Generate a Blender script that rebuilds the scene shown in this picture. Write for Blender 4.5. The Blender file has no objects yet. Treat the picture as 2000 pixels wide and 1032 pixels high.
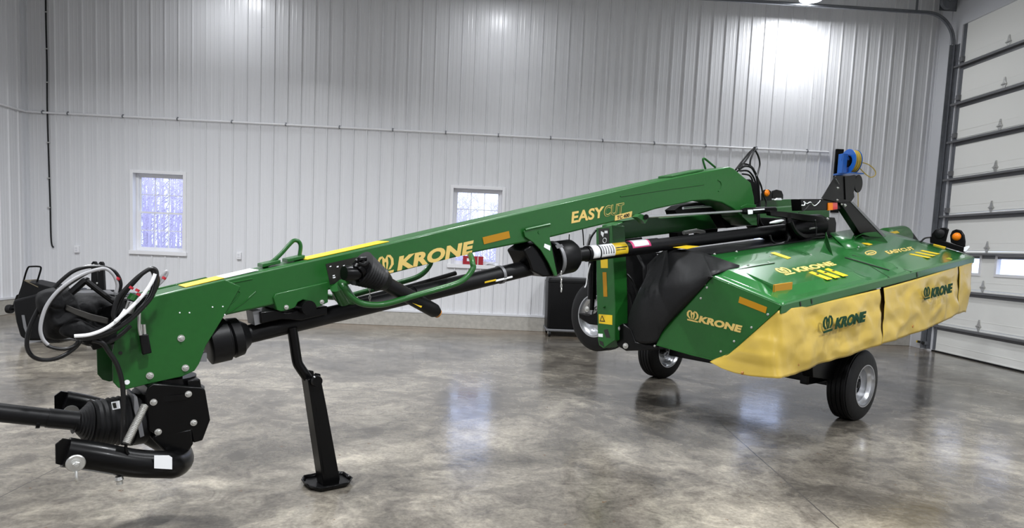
import bpy, bmesh, math, random
from mathutils import Vector, Matrix, noise
random.seed(7)
C = bpy.context.scene.collection
SC = bpy.context.scene
H = 1.48
# ------------------------------------------------------------------ camera
YAW, PIT, ROL, PCY, FPX = .0400965157, .0869620023, .0441116696, 596.64684, 1300.0
_f = Vector((math.sin(YAW), math.cos(YAW), 0)); _r = Vector((math.cos(YAW), -math.sin(YAW), 0)); _u = Vector((0, 0, 1))
FW = _f*math.cos(PIT) - _u*math.sin(PIT); U2 = _u*math.cos(PIT) + _f*math.sin(PIT)
RT = _r*math.cos(ROL) + U2*math.sin(ROL); UP = U2*math.cos(ROL) - _r*math.sin(ROL)
cam_d = bpy.data.cameras.new('camera'); cam = bpy.data.objects.new('camera', cam_d); C.objects.link(cam)
cam_d.sensor_width = 36; cam_d.lens = FPX/2000*36; cam_d.shift_y = (PCY-516)/2000; cam_d.clip_start = .05; cam_d.clip_end = 500
cam.matrix_world = Matrix(((RT.x, UP.x, -FW.x, 0), (RT.y, UP.y, -FW.y, 0), (RT.z, UP.z, -FW.z, H), (0, 0, 0, 1)))
SC.camera = cam
SC.view_settings.view_transform = 'Standard'; SC.view_settings.look = 'None'
SC.view_settings.gamma = 1; SC.view_settings.use_curve_mapping = False; SC.view_settings.exposure = 0.0
# ------------------------------------------------------------------ world: overcast winter sky
W = bpy.data.worlds.new('sky'); SC.world = W; W.use_nodes = True
bg = W.node_tree.nodes['Background']; bg.inputs[0].default_value = (.68, .77, 1, 1); bg.inputs[1].default_value = 2.6
# ------------------------------------------------------------------ lamps of the hall
LAMPS = [(5.12, 11.12, 5.80, 54, 180), (.05, 10.75, 5.78, 14, 180), (-4.4, 10.95, 5.78, 14, 180),
         (-4.4, 6.3, 5.78, 370, 150), (.6, 5.9, 5.78, 160, 156), (3.9, 5.0, 5.78, 150, 156),
         (-3.9, 1.4, 5.78, 215, 160), (.6, 1.2, 5.78, 260, 160), (5.2, 1.6, 5.78, 300, 160), (.6, -3.2, 5.78, 200, 160)]
def lamp_light(x, y, z, w, spread, c=(.95, .97, 1)):
    l = bpy.data.lights.new('high_bay_light', 'AREA'); l.shape = 'DISK'; l.size = .34; l.energy = w; l.color = c; l.spread = math.radians(spread)
    o = bpy.data.objects.new('high_bay_light', l); o.location = (x, y, z); C.objects.link(o); return o
for a in LAMPS: lamp_light(a[0], a[1], a[2]-.075, a[3], a[4])

D, XR, XL, YB, CH = 11.84, 7.785, -7.94, -5.2, 6.15
# ------------------------------------------------------------------ helpers: placing
E1 = Vector((.8, .6, 0)); E2 = Vector((-.6, .8, 0)); EZ = Vector((0, 0, 1)); CP = Vector((0, 0, H))
def V(s, t, z): return E1*s + E2*t + EZ*z
def ray(x, y): return FW + RT*((x-1000)/FPX) - UP*((y-PCY)/FPX)
def P(x, y, s=None, t=None, z=None, X=None, Y=None):
    r = ray(x, y)
    if t is not None: k = t/r.dot(E2)
    elif s is not None: k = s/r.dot(E1)
    elif z is not None: k = (z-H)/r.z
    elif X is not None: k = X/r.x
    else: k = Y/r.y
    return CP + r*k
DN = (E1*-.1128 + E2*-.286 + EZ); DC = V(4.46, 2.46, 1.16)
def PD(x, y, up=0.0):
    r = ray(x, y); k = (DC-CP).dot(DN)/r.dot(DN); return CP + r*k + EZ*up
def deckz(s, t): return 1.16 + (t-2.46)*.286 + (s-4.46)*.1128
# ------------------------------------------------------------------ helpers: materials
def lin(h):
    h = h.lstrip('#'); out = []
    for i in (0, 2, 4):
        c = int(h[i:i+2], 16)/255; out.append(c/12.92 if c <= .04045 else ((c+.055)/1.055)**2.4)
    return (*out, 1)
def mat(name, col, rough=.5, metal=0, coat=0, bump=0, bscale=40, var=0, spec=.5, emit=None, estr=0):
    m = bpy.data.materials.new(name); m.use_nodes = True; nt = m.node_tree; b = nt.nodes['Principled BSDF']
    c = lin(col) if isinstance(col, str) else (*col, 1)
    b.inputs['Base Color'].default_value = c; b.inputs['Roughness'].default_value = rough; b.inputs['Metallic'].default_value = metal
    b.inputs['Coat Weight'].default_value = coat; b.inputs['Coat Roughness'].default_value = .08; b.inputs['Specular IOR Level'].default_value = spec
    if emit: b.inputs['Emission Color'].default_value = lin(emit); b.inputs['Emission Strength'].default_value = estr
    if var or bump:
        tc = nt.nodes.new('ShaderNodeTexCoord'); n = nt.nodes.new('ShaderNodeTexNoise'); n.inputs['Scale'].default_value = bscale; n.inputs['Detail'].default_value = 5
        nt.links.new(tc.outputs['Object'], n.inputs['Vector'])
        if bump:
            bp = nt.nodes.new('ShaderNodeBump'); bp.inputs['Strength'].default_value = bump; bp.inputs['Distance'].default_value = .01
            nt.links.new(n.outputs['Fac'], bp.inputs['Height']); nt.links.new(bp.outputs['Normal'], b.inputs['Normal'])
        if var:
            mx = nt.nodes.new('ShaderNodeMix'); mx.data_type = 'RGBA'; mx.inputs[6].default_value = tuple(v*(1-var) for v in c[:3])+(1,); mx.inputs[7].default_value = tuple(min(1, v*(1+var)) for v in c[:3])+(1,)
            nt.links.new(n.outputs['Fac'], mx.inputs[0]); nt.links.new(mx.outputs[2], b.inputs['Base Color'])
    return m
M = dict(
 green=mat('green_paint', (.009, .082, .012), .36, coat=.15, spec=.35, bump=.03, bscale=30, var=.12),
 green2=mat('green_deck_paint', (.013, .118, .022), .25, coat=.8, bump=.05, bscale=6, var=.1),
 black=mat('black_paint', (.0022, .0022, .0024), .28, spec=.16, coat=.03),
 plastic=mat('black_plastic', (.0035, .0035, .004), .42, spec=.2, bump=.05, bscale=60),
 rubber=mat('black_rubber', (.006, .006, .0065), .5, spec=.25, bump=.12, bscale=25, var=.25),
 cloth=mat('black_fabric', (.005, .005, .0055), .8, spec=.2, bump=.5, bscale=30, var=.3),
 hose=mat('hose_rubber', (.006, .006, .0065), .35, spec=.35),
 ghose=mat('grey_hose', (.30, .30, .31), .45),
 steel=mat('zinc_steel', (.62, .62, .60), .35, .9, bump=.1, bscale=80),
 rim=mat('silver_rim', (.55, .56, .58), .3, .85),
 tan=mat('tan_decal', (.62, .44, .13), .5),
 orange=mat('orange_reflector', (.36, .17, .004), .4, spec=.3),
 yellow=mat('yellow_decal', (.66, .45, .012), .45),
 white=mat('white_decal', '#e4e6e8', .5),
 pink=mat('pink_print', '#d2417a', .5),
 dark=mat('black_print', '#14140f', .5),
 lampo=mat('amber_lens', (.66, .17, .004), .35, spec=.25),
 lampr=mat('red_lens', '#c01818', .2, coat=1),
 red=mat('red_card', '#a01224', .5),
 curt=mat('yellow_tarpaulin', (.48, .335, .055), .3, bump=.4, bscale=6, var=.12, spec=.5),
 grn_t=mat('dark_green_print', (.006, .04, .016), .7, spec=.2),
 trimw=mat('white_trim', (.66, .67, .70), .4),
 vinyl=mat('white_vinyl', (.80, .80, .82), .35),
 galv=mat('galvanised_track', (.22, .23, .25), .45, .7, var=.2, bscale=15),
 galvd=mat('strut_steel', (.17, .172, .18), .45, .3),
 doorp=mat('door_panel_paint', (.88, .88, .84), .5, bump=.06, bscale=120),
 bluep=mat('blue_paint', (.02, .16, .62), .3, coat=.5),
 yhose=mat('yellow_air_hose', (.62, .45, .07), .5),
 browntop=mat('dusty_brown_lid', (.085, .07, .045), .7, var=.2),
 strap=mat('dusty_strap', (.022, .020, .017), .8, var=.5, bscale=30),
 ceil=mat('ceiling_liner', (.42, .43, .45), .6),
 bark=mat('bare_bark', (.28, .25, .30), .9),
 woods=mat('hazed_twigs', (.78, .72, .86), .9),  # twigs paled to lavender, haze of distance painted into the colour
 earth=mat('winter_grass', (.25, .24, .22), .95, var=.3, bscale=.5),
 lampb=mat('lamp_housing', (.1, .1, .11), .5),
 glow=mat('lamp_disc', '#ffffff', .3, emit='#f4f8ff', estr=14),
 brown=mat('rust_orange_bit', '#a06a28', .5),
 paper=mat('white_paper', '#dfe0e4', .6),
)
def wall_mat():
    m = bpy.data.materials.new('white_steel_siding'); m.use_nodes = True; nt = m.node_tree; b = nt.nodes['Principled BSDF']
    b.inputs['Roughness'].default_value = .27; b.inputs['Specular IOR Level'].default_value = .5
    tc = nt.nodes.new('ShaderNodeTexCoord'); mp = nt.nodes.new('ShaderNodeMapping'); mp.inputs['Scale'].default_value = (3, 3, .12)
    n = nt.nodes.new('ShaderNodeTexNoise'); n.inputs['Scale'].default_value = 3; n.inputs['Detail'].default_value = 4
    r = nt.nodes.new('ShaderNodeMix'); r.data_type = 'RGBA'; r.inputs[6].default_value = (.68, .685, .71, 1); r.inputs[7].default_value = (.74, .745, .76, 1)
    nt.links.new(tc.outputs['Object'], mp.inputs[0]); nt.links.new(mp.outputs[0], n.inputs[0]); nt.links.new(n.outputs[0], r.inputs[0]); nt.links.new(r.outputs[2], b.inputs['Base Color'])
    return m
M['wall'] = wall_mat()
def floor_mat():
    m = bpy.data.materials.new('polished_concrete'); m.use_nodes = True; nt = m.node_tree; L = nt.links; N = nt.nodes; b = N['Principled BSDF']
    tc = N.new('ShaderNodeTexCoord')
    def tex(sc, det, vec=None, dist=0, rough=.6):
        n = N.new('ShaderNodeTexNoise'); n.inputs['Scale'].default_value = sc; n.inputs['Detail'].default_value = det; n.inputs['Distortion'].default_value = dist; n.inputs['Roughness'].default_value = rough
        L.new(vec or tc.outputs['Object'], n.inputs['Vector']); return n
    def ramp(n, stops):
        r = N.new('ShaderNodeValToRGB'); e = r.color_ramp.elements
        while len(e) < len(stops): e.new(.5)
        for q, (p_, c_) in zip(e, stops): q.position = p_; q.color = (*c_, 1)
        L.new(n.outputs['Fac'], r.inputs[0]); return r
    def mix(a, b_, fac, mode='MIX'):
        x = N.new('ShaderNodeMix'); x.data_type = 'RGBA'; x.blend_type = mode
        if isinstance(fac, float): x.inputs[0].default_value = fac
        else: L.new(fac, x.inputs[0])
        for i, v in ((6, a), (7, b_)):
            if isinstance(v, tuple): x.inputs[i].default_value = v
            else: L.new(v, x.inputs[i])
        return x.outputs[2]
    a = ramp(tex(.9, 9, dist=.6, rough=.65), [(.36, (.080, .074, .066)), (.5, (.158, .146, .128)), (.64, (.27, .252, .218))])
    bb = ramp(tex(4.5, 9, dist=1.2, rough=.7), [(.34, (.60, .575, .565)), (.5, (.95, .93, .90)), (.66, (1.32, 1.29, 1.22))])
    c = mix(a.outputs[0], bb.outputs[0], 1.0, 'MULTIPLY')
    fine = ramp(tex(38, 6, rough=.7), [(.38, (.80, .79, .78)), (.62, (1.13, 1.13, 1.11))])
    c = mix(c, fine.outputs[0], 1.0, 'MULTIPLY')
    st = ramp(tex(.45, 6, dist=1.0), [(.5, (0, 0, 0)), (.68, (1, 1, 1))])
    c = mix(c, (.24, .17, .12, 1), st.outputs[0]) if False else c
    sp = tex(14, 3); spr = ramp(sp, [(.70, (0, 0, 0)), (.735, (1, 1, 1))]); c = mix(c, (.12, .07, .04, 1), spr.outputs[0])
    # brown band along the back wall, saw-cut joints
    sep = N.new('ShaderNodeSeparateXYZ'); L.new(tc.outputs['Object'], sep.inputs[0])
    def math_(op, a_, b_=None, c_=None):
        q = N.new('ShaderNodeMath'); q.operation = op
        for i, v in enumerate((a_, b_, c_)):
            if v is None: continue
            if isinstance(v, (int, float)): q.inputs[i].default_value = v
            else: L.new(v, q.inputs[i])
        return q.outputs[0]
    yy = math_('ADD', sep.outputs[1], math_('MULTIPLY', tex(2.2, 6).outputs['Fac'], 1.6))
    mr = N.new('ShaderNodeMapRange'); mr.inputs[1].default_value = 11.6; mr.inputs[2].default_value = 12.9; mr.inputs[4].default_value = .65; L.new(yy, mr.inputs[0])
    c = mix(c, (.33, .22, .13, 1), mr.outputs[0])
    wob = math_('MULTIPLY', math_('SUBTRACT', tex(6, 3).outputs['Fac'], .5), .012)
    jx = math_('LESS_THAN', math_('ABSOLUTE', math_('ADD', math_('SUBTRACT', math_('SUBTRACT', sep.outputs[0], math_('MULTIPLY', sep.outputs[1], .05)), 1.844), wob)), .005)
    jy = math_('LESS_THAN', math_('ABSOLUTE', math_('ADD', math_('SUBTRACT', sep.outputs[1], 6.52), wob)), .0055)
    jz = math_('LESS_THAN', math_('ABSOLUTE', math_('ADD', sep.outputs[0], 2.6)), .003)
    j = math_('MAXIMUM', jx, math_('MAXIMUM', jy, jz))
    c = mix(c, (.06, .055, .05, 1), j)
    L.new(c, b.inputs['Base Color'])
    rr = N.new('ShaderNodeMapRange'); rr.inputs[1].default_value = .3; rr.inputs[2].default_value = .7; rr.inputs[3].default_value = .09; rr.inputs[4].default_value = .24
    L.new(tex(3, 7, rough=.7).outputs['Fac'], rr.inputs[0]); L.new(rr.outputs[0], b.inputs['Roughness'])
    b.inputs['Specular IOR Level'].default_value = .5
    bp = N.new('ShaderNodeBump'); bp.inputs['Strength'].default_value = .14; bp.inputs['Distance'].default_value = .008
    L.new(tex(11, 4, dist=1.0).outputs['Fac'], bp.inputs['Height']); L.new(bp.outputs[0], b.inputs['Normal'])
    return m
M['floor'] = floor_mat()
M['curb'] = mat('cast_concrete', (.40, .385, .35), .85, bump=.5, bscale=14, var=.3)
def glass_mat():
    m = bpy.data.materials.new('clear_glass'); m.use_nodes = True; nt = m.node_tree; nt.nodes.clear()
    o = nt.nodes.new('ShaderNodeOutputMaterial'); t = nt.nodes.new('ShaderNodeBsdfTransparent'); g = nt.nodes.new('ShaderNodeBsdfGlossy'); g.inputs['Roughness'].default_value = .02
    x = nt.nodes.new('ShaderNodeMixShader'); x.inputs[0].default_value = .05; t.inputs[0].default_value = (.93, .95, 1, 1)
    nt.links.new(t.outputs[0], x.inputs[1]); nt.links.new(g.outputs[0], x.inputs[2]); nt.links.new(x.outputs[0], o.inputs[0]); return m
M['glass'] = glass_mat()
# ------------------------------------------------------------------ helpers: meshes
class MB:
    def __init__(s): s.v = []; s.f = []
    def add(s, vs, fs):
        k = len(s.v); s.v += [tuple(v) for v in vs]; s.f += [tuple(i+k for i in f) for f in fs]; return s
    def box(s, o, a, b, c):           # corner and three edge vectors
        o, a, b, c = map(Vector, (o, a, b, c)); vs = [o, o+a, o+a+b, o+b, o+c, o+a+c, o+a+b+c, o+b+c]
        return s.add(vs, [(0, 3, 2, 1), (4, 5, 6, 7), (0, 1, 5, 4), (1, 2, 6, 5), (2, 3, 7, 6), (3, 0, 4, 7)])
    def bx(s, x0, x1, y0, y1, z0, z1): return s.box((x0, y0, z0), (x1-x0, 0, 0), (0, y1-y0, 0), (0, 0, z1-z0))
    def sb(s, s0, s1, t0, t1, z0, z1): return s.box(V(s0, t0, z0), E1*(s1-s0), E2*(t1-t0), EZ*(z1-z0))
    def prism(s, pts, ext):
        n = len(pts); ext = Vector(ext); pts = [Vector(p) for p in pts]
        vs = pts + [p+ext for p in pts]
        return s.add(vs, [tuple(range(n))[::-1], tuple(range(n, 2*n))] + [(i, (i+1) % n, n+(i+1) % n, n+i) for i in range(n)])
    def lathe(s, p0, p1, prof, n=24, cap=True):   # prof: (distance fraction, radius)
        p0, p1 = Vector(p0), Vector(p1); ax = p1-p0; a = ax.normalized()
        x = a.orthogonal().normalized(); y = a.cross(x); vs = []; fs = []
        for q, r in prof:
            for i in range(n):
                w = 2*math.pi*i/n; vs.append(p0+ax*q+(x*math.cos(w)+y*math.sin(w))*r)
        m = len(prof)
        for j in range(m-1):
            for i in range(n): fs.append((j*n+i, j*n+(i+1) % n, (j+1)*n+(i+1) % n, (j+1)*n+i))
        if cap: fs += [tuple(range(n))[::-1], tuple(range((m-1)*n, m*n))]
        return s.add(vs, fs)
    def cyl(s, p0, p1, r, n=16, r2=None): return s.lathe(p0, p1, [(0, r), (1, r if r2 is None else r2)], n)
    def tube(s, pts, r, n=8, smooth=6, closed=False):
        pts = [Vector(p) for p in pts]
        if smooth and len(pts) > 2:
            q = []; m = len(pts)
            for i in range(m if closed else m-1):
                g = lambda k: pts[k % m] if closed else pts[max(0, min(m-1, k))]
                a, b, c, d = g(i-1), g(i), g(i+1), g(i+2)
                for k in range(smooth):
                    u = k/smooth; q.append(.5*((2*b)+(c-a)*u+(2*a-5*b+4*c-d)*u*u+(3*b-a-3*c+d)*u*u*u))
            if not closed: q.append(pts[-1])
            pts = q
        m = len(pts); vs = []; fs = []; x = None
        for i, p in enumerate(pts):
            if closed: tg = pts[(i+1) % m]-pts[i-1]
            else: tg = pts[min(m-1, i+1)]-pts[max(0, i-1)]
            tg.normalize()
            x = tg.orthogonal().normalized() if x is None else (x-tg*x.dot(tg)).normalized()
            y = tg.cross(x)
            for k in range(n):
                w = 2*math.pi*k/n; vs.append(p+(x*math.cos(w)+y*math.sin(w))*r)
        for j in range(m if closed else m-1):
            for k in range(n): fs.append((j*n+k, j*n+(k+1) % n, ((j+1) % m)*n+(k+1) % n, ((j+1) % m)*n+k))
        if not closed: fs += [tuple(range(n))[::-1], tuple(range((m-1)*n, m*n))]
        return s.add(vs, fs)
    def grid(s, rows, thick=None):
        m = len(rows); n = len(rows[0]); vs = [v for r in rows for v in r]
        fs = [(j*n+i, j*n+i+1, (j+1)*n+i+1, (j+1)*n+i) for j in range(m-1) for i in range(n-1)]
        return s.add(vs, fs)
    def build(s, name, m, parent=None, bevel=0, solid=0, angle=35, seg=2):
        me = bpy.data.meshes.new(name); me.from_pydata(s.v, [], s.f); me.validate()
        b = bmesh.new(); b.from_mesh(me); bmesh.ops.recalc_face_normals(b, faces=b.faces[:]); b.to_mesh(me); b.free()
        me.materials.append(M[m] if isinstance(m, str) else m)
        me.polygons.foreach_set('use_smooth', [True]*len(me.polygons)); me.set_sharp_from_angle(angle=math.radians(angle))
        o = bpy.data.objects.new(name, me); C.objects.link(o)
        if solid:
            q = o.modifiers.new('solidify', 'SOLIDIFY'); q.thickness = solid; q.offset = 0
        if bevel:
            q = o.modifiers.new('bevel', 'BEVEL'); q.width = bevel; q.segments = seg; q.limit_method = 'ANGLE'; q.angle_limit = math.radians(40)
        if parent is not None:
            o.parent = parent
            if parent.type == 'EMPTY': o.matrix_parent_inverse = Matrix.Translation(parent.location).inverted()
        return o
def thing(name, label, cat, loc, group=None):
    o = bpy.data.objects.new(name, None); o.location = loc; o.empty_display_size = .1; C.objects.link(o); o['label'] = label; o['category'] = cat
    if group: o['group'] = group
    return o
def tag(o, label, cat, group=None):
    o['label'] = label; o['category'] = cat
    if group: o['group'] = group
    return o
def struct(o): o['kind'] = 'structure'; return o
def sempty(name, loc): o = bpy.data.objects.new(name, None); o.location = loc; o.empty_display_size = .1; C.objects.link(o); o['kind'] = 'structure'; return o
def hexbolt(p, nrm, r, parent, m='steel', length=.012, name='bolt'):
    nrm = Vector(nrm).normalized(); b = MB(); b.lathe(p, p+nrm*length*.35, [(0, r), (1, r)], 20); b.lathe(p+nrm*length*.35, p+nrm*length, [(0, r*.72), (.8, r*.72), (1, r*.6)], 6); b.lathe(p+nrm*length, p+nrm*length*1.5, [(0, r*.35), (1, r*.3)], 10)
    return b.build(name, m, parent)
def pillow(pts, th, amp=.0, nscale=6, rings=7, m='cloth', name='cover', parent=None, dirv=None, seed=0, crn=True):
    pts = [Vector(p) for p in pts]
    if crn:
        q = []; n = len(pts)
        for i in range(n):
            a, b, c, d = pts[i-1], pts[i], pts[(i+1) % n], pts[(i+2) % n]
            for k in range(5):
                u = k/5; q.append(.5*((2*b)+(c-a)*u+(2*a-5*b+4*c-d)*u*u+(3*b-a-3*c+d)*u*u*u))
        pts = q
    n = len(pts); ce = sum(pts, Vector())/n; nr = (pts[n//3]-pts[0]).cross(pts[2*n//3]-pts[0]).normalized()
    if dirv is not None: nr = Vector(dirv).normalized()
    b = MB()
    for sgn in (1, -1):
        rows = []
        for k in range(rings+1):
            u = k/rings; h = th*math.sqrt(max(0, 1-(1-u)**2.2))
            row = []
            for p in pts:
                q = p.lerp(ce, u*.98); nz = noise.noise(q*nscale+Vector((seed, sgn*3, 0)))+.5*noise.noise(q*nscale*2.3+Vector((seed, 0, 5)))
                row.append(q+nr*sgn*h+nr*amp*nz*min(1, u*3))
            row.append(row[0]); rows.append(row)
        b.grid(rows)
    bb = b.build(name, m, parent, angle=80)
    bm = bmesh.new(); bm.from_mesh(bb.data); bmesh.ops.remove_doubles(bm, verts=bm.verts[:], dist=.0005); bmesh.ops.holes_fill(bm, edges=[e for e in bm.edges if e.is_boundary]); bmesh.ops.recalc_face_normals(bm, faces=bm.faces[:]); bm.to_mesh(bb.data); bb.data.set_sharp_from_angle(angle=math.radians(70)); bm.free()
    return bb
# lettering: built-in font turned to mesh and mapped onto a parallelogram O, O+U, O+Wv
def text_mesh(txt, offset=0.02):
    c = bpy.data.curves.new('t', 'FONT'); c.body = txt; c.offset = offset; c.extrude = .5; c.resolution_u = 4; c.space_character = 1.04
    o = bpy.data.objects.new('t', c); C.objects.link(o); bpy.context.view_layer.update()
    me = bpy.data.meshes.new_from_object(o.evaluated_get(bpy.context.evaluated_depsgraph_get())); bpy.data.objects.remove(o); bpy.data.curves.remove(c); return me
def lettering(txt, O, U, Wv, m, parent, name='lettering', th=.002, lift=0.0, offset=.02, warp=None, bounds=None):
    me = text_mesh(txt, offset); xs = [v.co.x for v in me.vertices]; ys = [v.co.y for v in me.vertices]
    x0, x1, y0, y1 = bounds or (min(xs), max(xs), min(ys), max(ys)); N = U.cross(Wv).normalized()
    if N.dot(CP-O) < 0: N = -N
    for v in me.vertices:
        a = (v.co.x-x0)/(x1-x0); b_ = (v.co.y-y0)/(y1-y0)
        q = O+U*a+Wv*b_
        if warp: q = warp(q)
        v.co = q+N*((th if v.co.z > 0 else 0)+lift)
    me.materials.append(M[m]); o = bpy.data.objects.new(name, me); C.objects.link(o); o.parent = parent
    if parent.type == 'EMPTY': o.matrix_parent_inverse = Matrix.Translation(parent.location).inverted()
    return o, (x0, x1, y0, y1)
CROWN = [[(.06, 0), (.94, 0), (.98, .13), (.02, .13)],
         [(.22, .2), (.0, .42), (.0, .72), (.16, .95), (.3, .98), (.34, .9), (.2, .8), (.15, .66), (.17, .45), (.36, .2)],
         [(.78, .2), (1., .42), (1., .72), (.84, .95), (.7, .98), (.66, .9), (.8, .8), (.85, .66), (.83, .45), (.64, .2)],
         [(.42, .2), (.32, .55), (.34, 1.0), (.5, .78), (.66, 1.0), (.68, .55), (.58, .2), (.52, .2), (.56, .6), (.5, .66), (.44, .6), (.48, .2)]]
def shape(polys, O, U, Wv, m, parent, name='emblem', th=.002, lift=0, warp=None):
    N = U.cross(Wv).normalized()
    if N.dot(CP-O) < 0: N = -N
    b = MB()
    for pl in polys:
        pts = [O+U*x+Wv*y for x, y in pl]
        if warp: pts = [warp(q) for q in pts]
        b.prism([q+N*lift for q in pts], N*th)
    return b.build(name, m, parent)
def quad(px, fn, m, parent, name='sticker', th=.002, lift=0.0):
    pts = [fn(*q) for q in px]; N = (pts[1]-pts[0]).cross(pts[3]-pts[0]).normalized()
    if N.dot(CP-pts[0]) < 0: N = -N
    return MB().prism([q+N*lift for q in pts], N*th).build(name, m, parent)
def tp(t): return lambda x, y: P(x, y, t=t)
def sp(s): return lambda x, y: P(x, y, s=s)
def frame3(fn, bl, br, tl): O = fn(*bl); return O, fn(*br)-O, fn(*tl)-O

# ================================================================== SETTING
struct(MB().bx(XL-.3, XR+.3, YB-.3, D+.3, -.25, 0).build('floor', 'floor'))
struct(MB().bx(XL-.3, XR+.3, YB-.3, D+.3, CH, CH+.2).build('ceiling', 'ceil'))
WZ0, WZ1 = 1.12, 2.49
WINS = [(-6.16, -5.27), (-.66, .24), (4.72, 5.62)]
def ribbed(name, ln, org, ux, nrm, holes=(), z0=.256, z1=CH, ph=0.0, screws=True):
    """ribbed steel siding: org = wall start on the floor, ux = along the wall, nrm = into the room"""
    org, ux, nrm = Vector(org), Vector(ux), Vector(nrm); b = MB(); prof = []
    u = -ph
    while u < ln:
        for du, h in ((0, 0), (.011, .020), (.026, .020), (.037, 0), (.085, 0), (.094, .002), (.102, .002), (.111, 0), (.148, 0), (.157, .002), (.165, .002), (.174, 0)):
            if 0 <= u+du <= ln: prof.append((u+du, h))
        u += .2286
    for a in (0, ln): prof.append((a, 0))
    for a0, a1 in holes: prof += [(a0, 0), (a0-.0005, 0), (a1, 0), (a1+.0005, 0)]
    prof.sort()
    def q(u_, h, z): return org+ux*u_+nrm*h+Vector((0, 0, z))
    for (ua, ha), (ub, hb) in zip(prof, prof[1:]):
        if ub-ua < 1e-6: continue
        mid = (ua+ub)/2; hole = any(a0 < mid < a1 for a0, a1 in holes)
        for za, zb in ([(z0, WZ0), (WZ1, z1)] if hole else [(z0, z1)]):
            b.add([q(ua, ha, za), q(ub, hb, za), q(ub, hb, zb), q(ua, ha, zb)], [(0, 1, 2, 3)])
    if screws:
        u = -ph
        while u < ln-.1:
            for z in (.33, .95, 1.62, 2.30, 2.98, 3.66, 4.34, 5.02, 5.7):
                uu = u+.052
                if uu < .05 or any(a0-.03 < uu < a1+.03 for a0, a1 in holes) and WZ0-.05 < z < WZ1+.05: continue
                b.lathe(q(uu, 0, z), q(uu, .006, z), [(0, .008), (.4, .008), (.5, .004), (1, .004)], 6)
            u += .2286
    return struct(b.build(name, 'wall', angle=20))
w0 = XL
wb = ribbed('wall_back', XR-XL, (XL, D, 0), (1, 0, 0), (0, -1, 0), [(a-XL, b-XL) for a, b in WINS], ph=-.035)
ribbed('wall_left', D-YB, (XL, D, 0), (0, -1, 0), (1, 0, 0), ph=.07)
# right wall: narrow white strip, door opening, then siding towards the camera
DY1, DY0, DZ1 = 11.22, 6.35, 5.52
b = MB(); b.bx(XR, XR+.2, DY1, D, 0, CH); b.bx(XR, XR+.2, DY0, DY1, DZ1, CH); b.bx(XR, XR+.2, YB, DY0, 0, CH)
struct(b.build('wall_right', 'trimw'))
struct(MB().bx(XL, XR, YB-.2, YB, 0, CH).build('wall_front', 'wall'))
# outer skins so no daylight leaks round the back of the sheets
b = MB()
xs = [XL-.2] + [v for w in WINS for v in w] + [XR+.2]
for i in range(0, len(xs), 2): b.bx(xs[i], xs[i+1], D+.005, D+.16, 0, CH)
for a, c in WINS: b.bx(a, c, D+.005, D+.16, 0, WZ0); b.bx(a, c, D+.005, D+.16, WZ1, CH)
struct(b.build('wall_back_sheathing', 'trimw'))
struct(MB().bx(XL-.2, XL-.005, YB, D, 0, CH).build('wall_left_sheathing', 'trimw'))
# concrete stem wall
b = MB(); b.bx(XL, XR, D-.045, D+.004, 0, .25); struct(b.build('baseboard_back', 'curb', bevel=.006))
struct(MB().bx(XL-.004, XL+.045, YB, D-.045, 0, .25).build('baseboard_left', 'curb', bevel=.006))
# base channel trim + corner trims
struct(MB().bx(XL+.02, XR, D-.055, D+.0, .25, .285).build('trim_1', 'trimw', bevel=.003))
struct(MB().bx(XL, XL+.055, YB, D-.03, .25, .285).build('trim_2', 'trimw', bevel=.003))
b = MB(); b.bx(XL, XL+.07, D-.022, D-.002, .285, CH); b.bx(XL+.002, XL+.022, D-.09, D-.002, .285, CH); b.bx(XL+.066, XL+.072, D-.028, D-.002, .285, CH); b.bx(XL+.0, XL+.028, D-.094, D-.088, .285, CH)
struct(b.build('trim_3', 'trimw', bevel=.002))
b = MB(); b.bx(XR-.05, XR+.0, D-.03, D, .285, CH); b.bx(XR-.012, XR, D-.34, D-.03, 0, CH); b.bx(XR-.02, XR, D-.075, D-.06, 0, CH)
struct(b.build('trim_4', 'trimw', bevel=.003))
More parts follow.
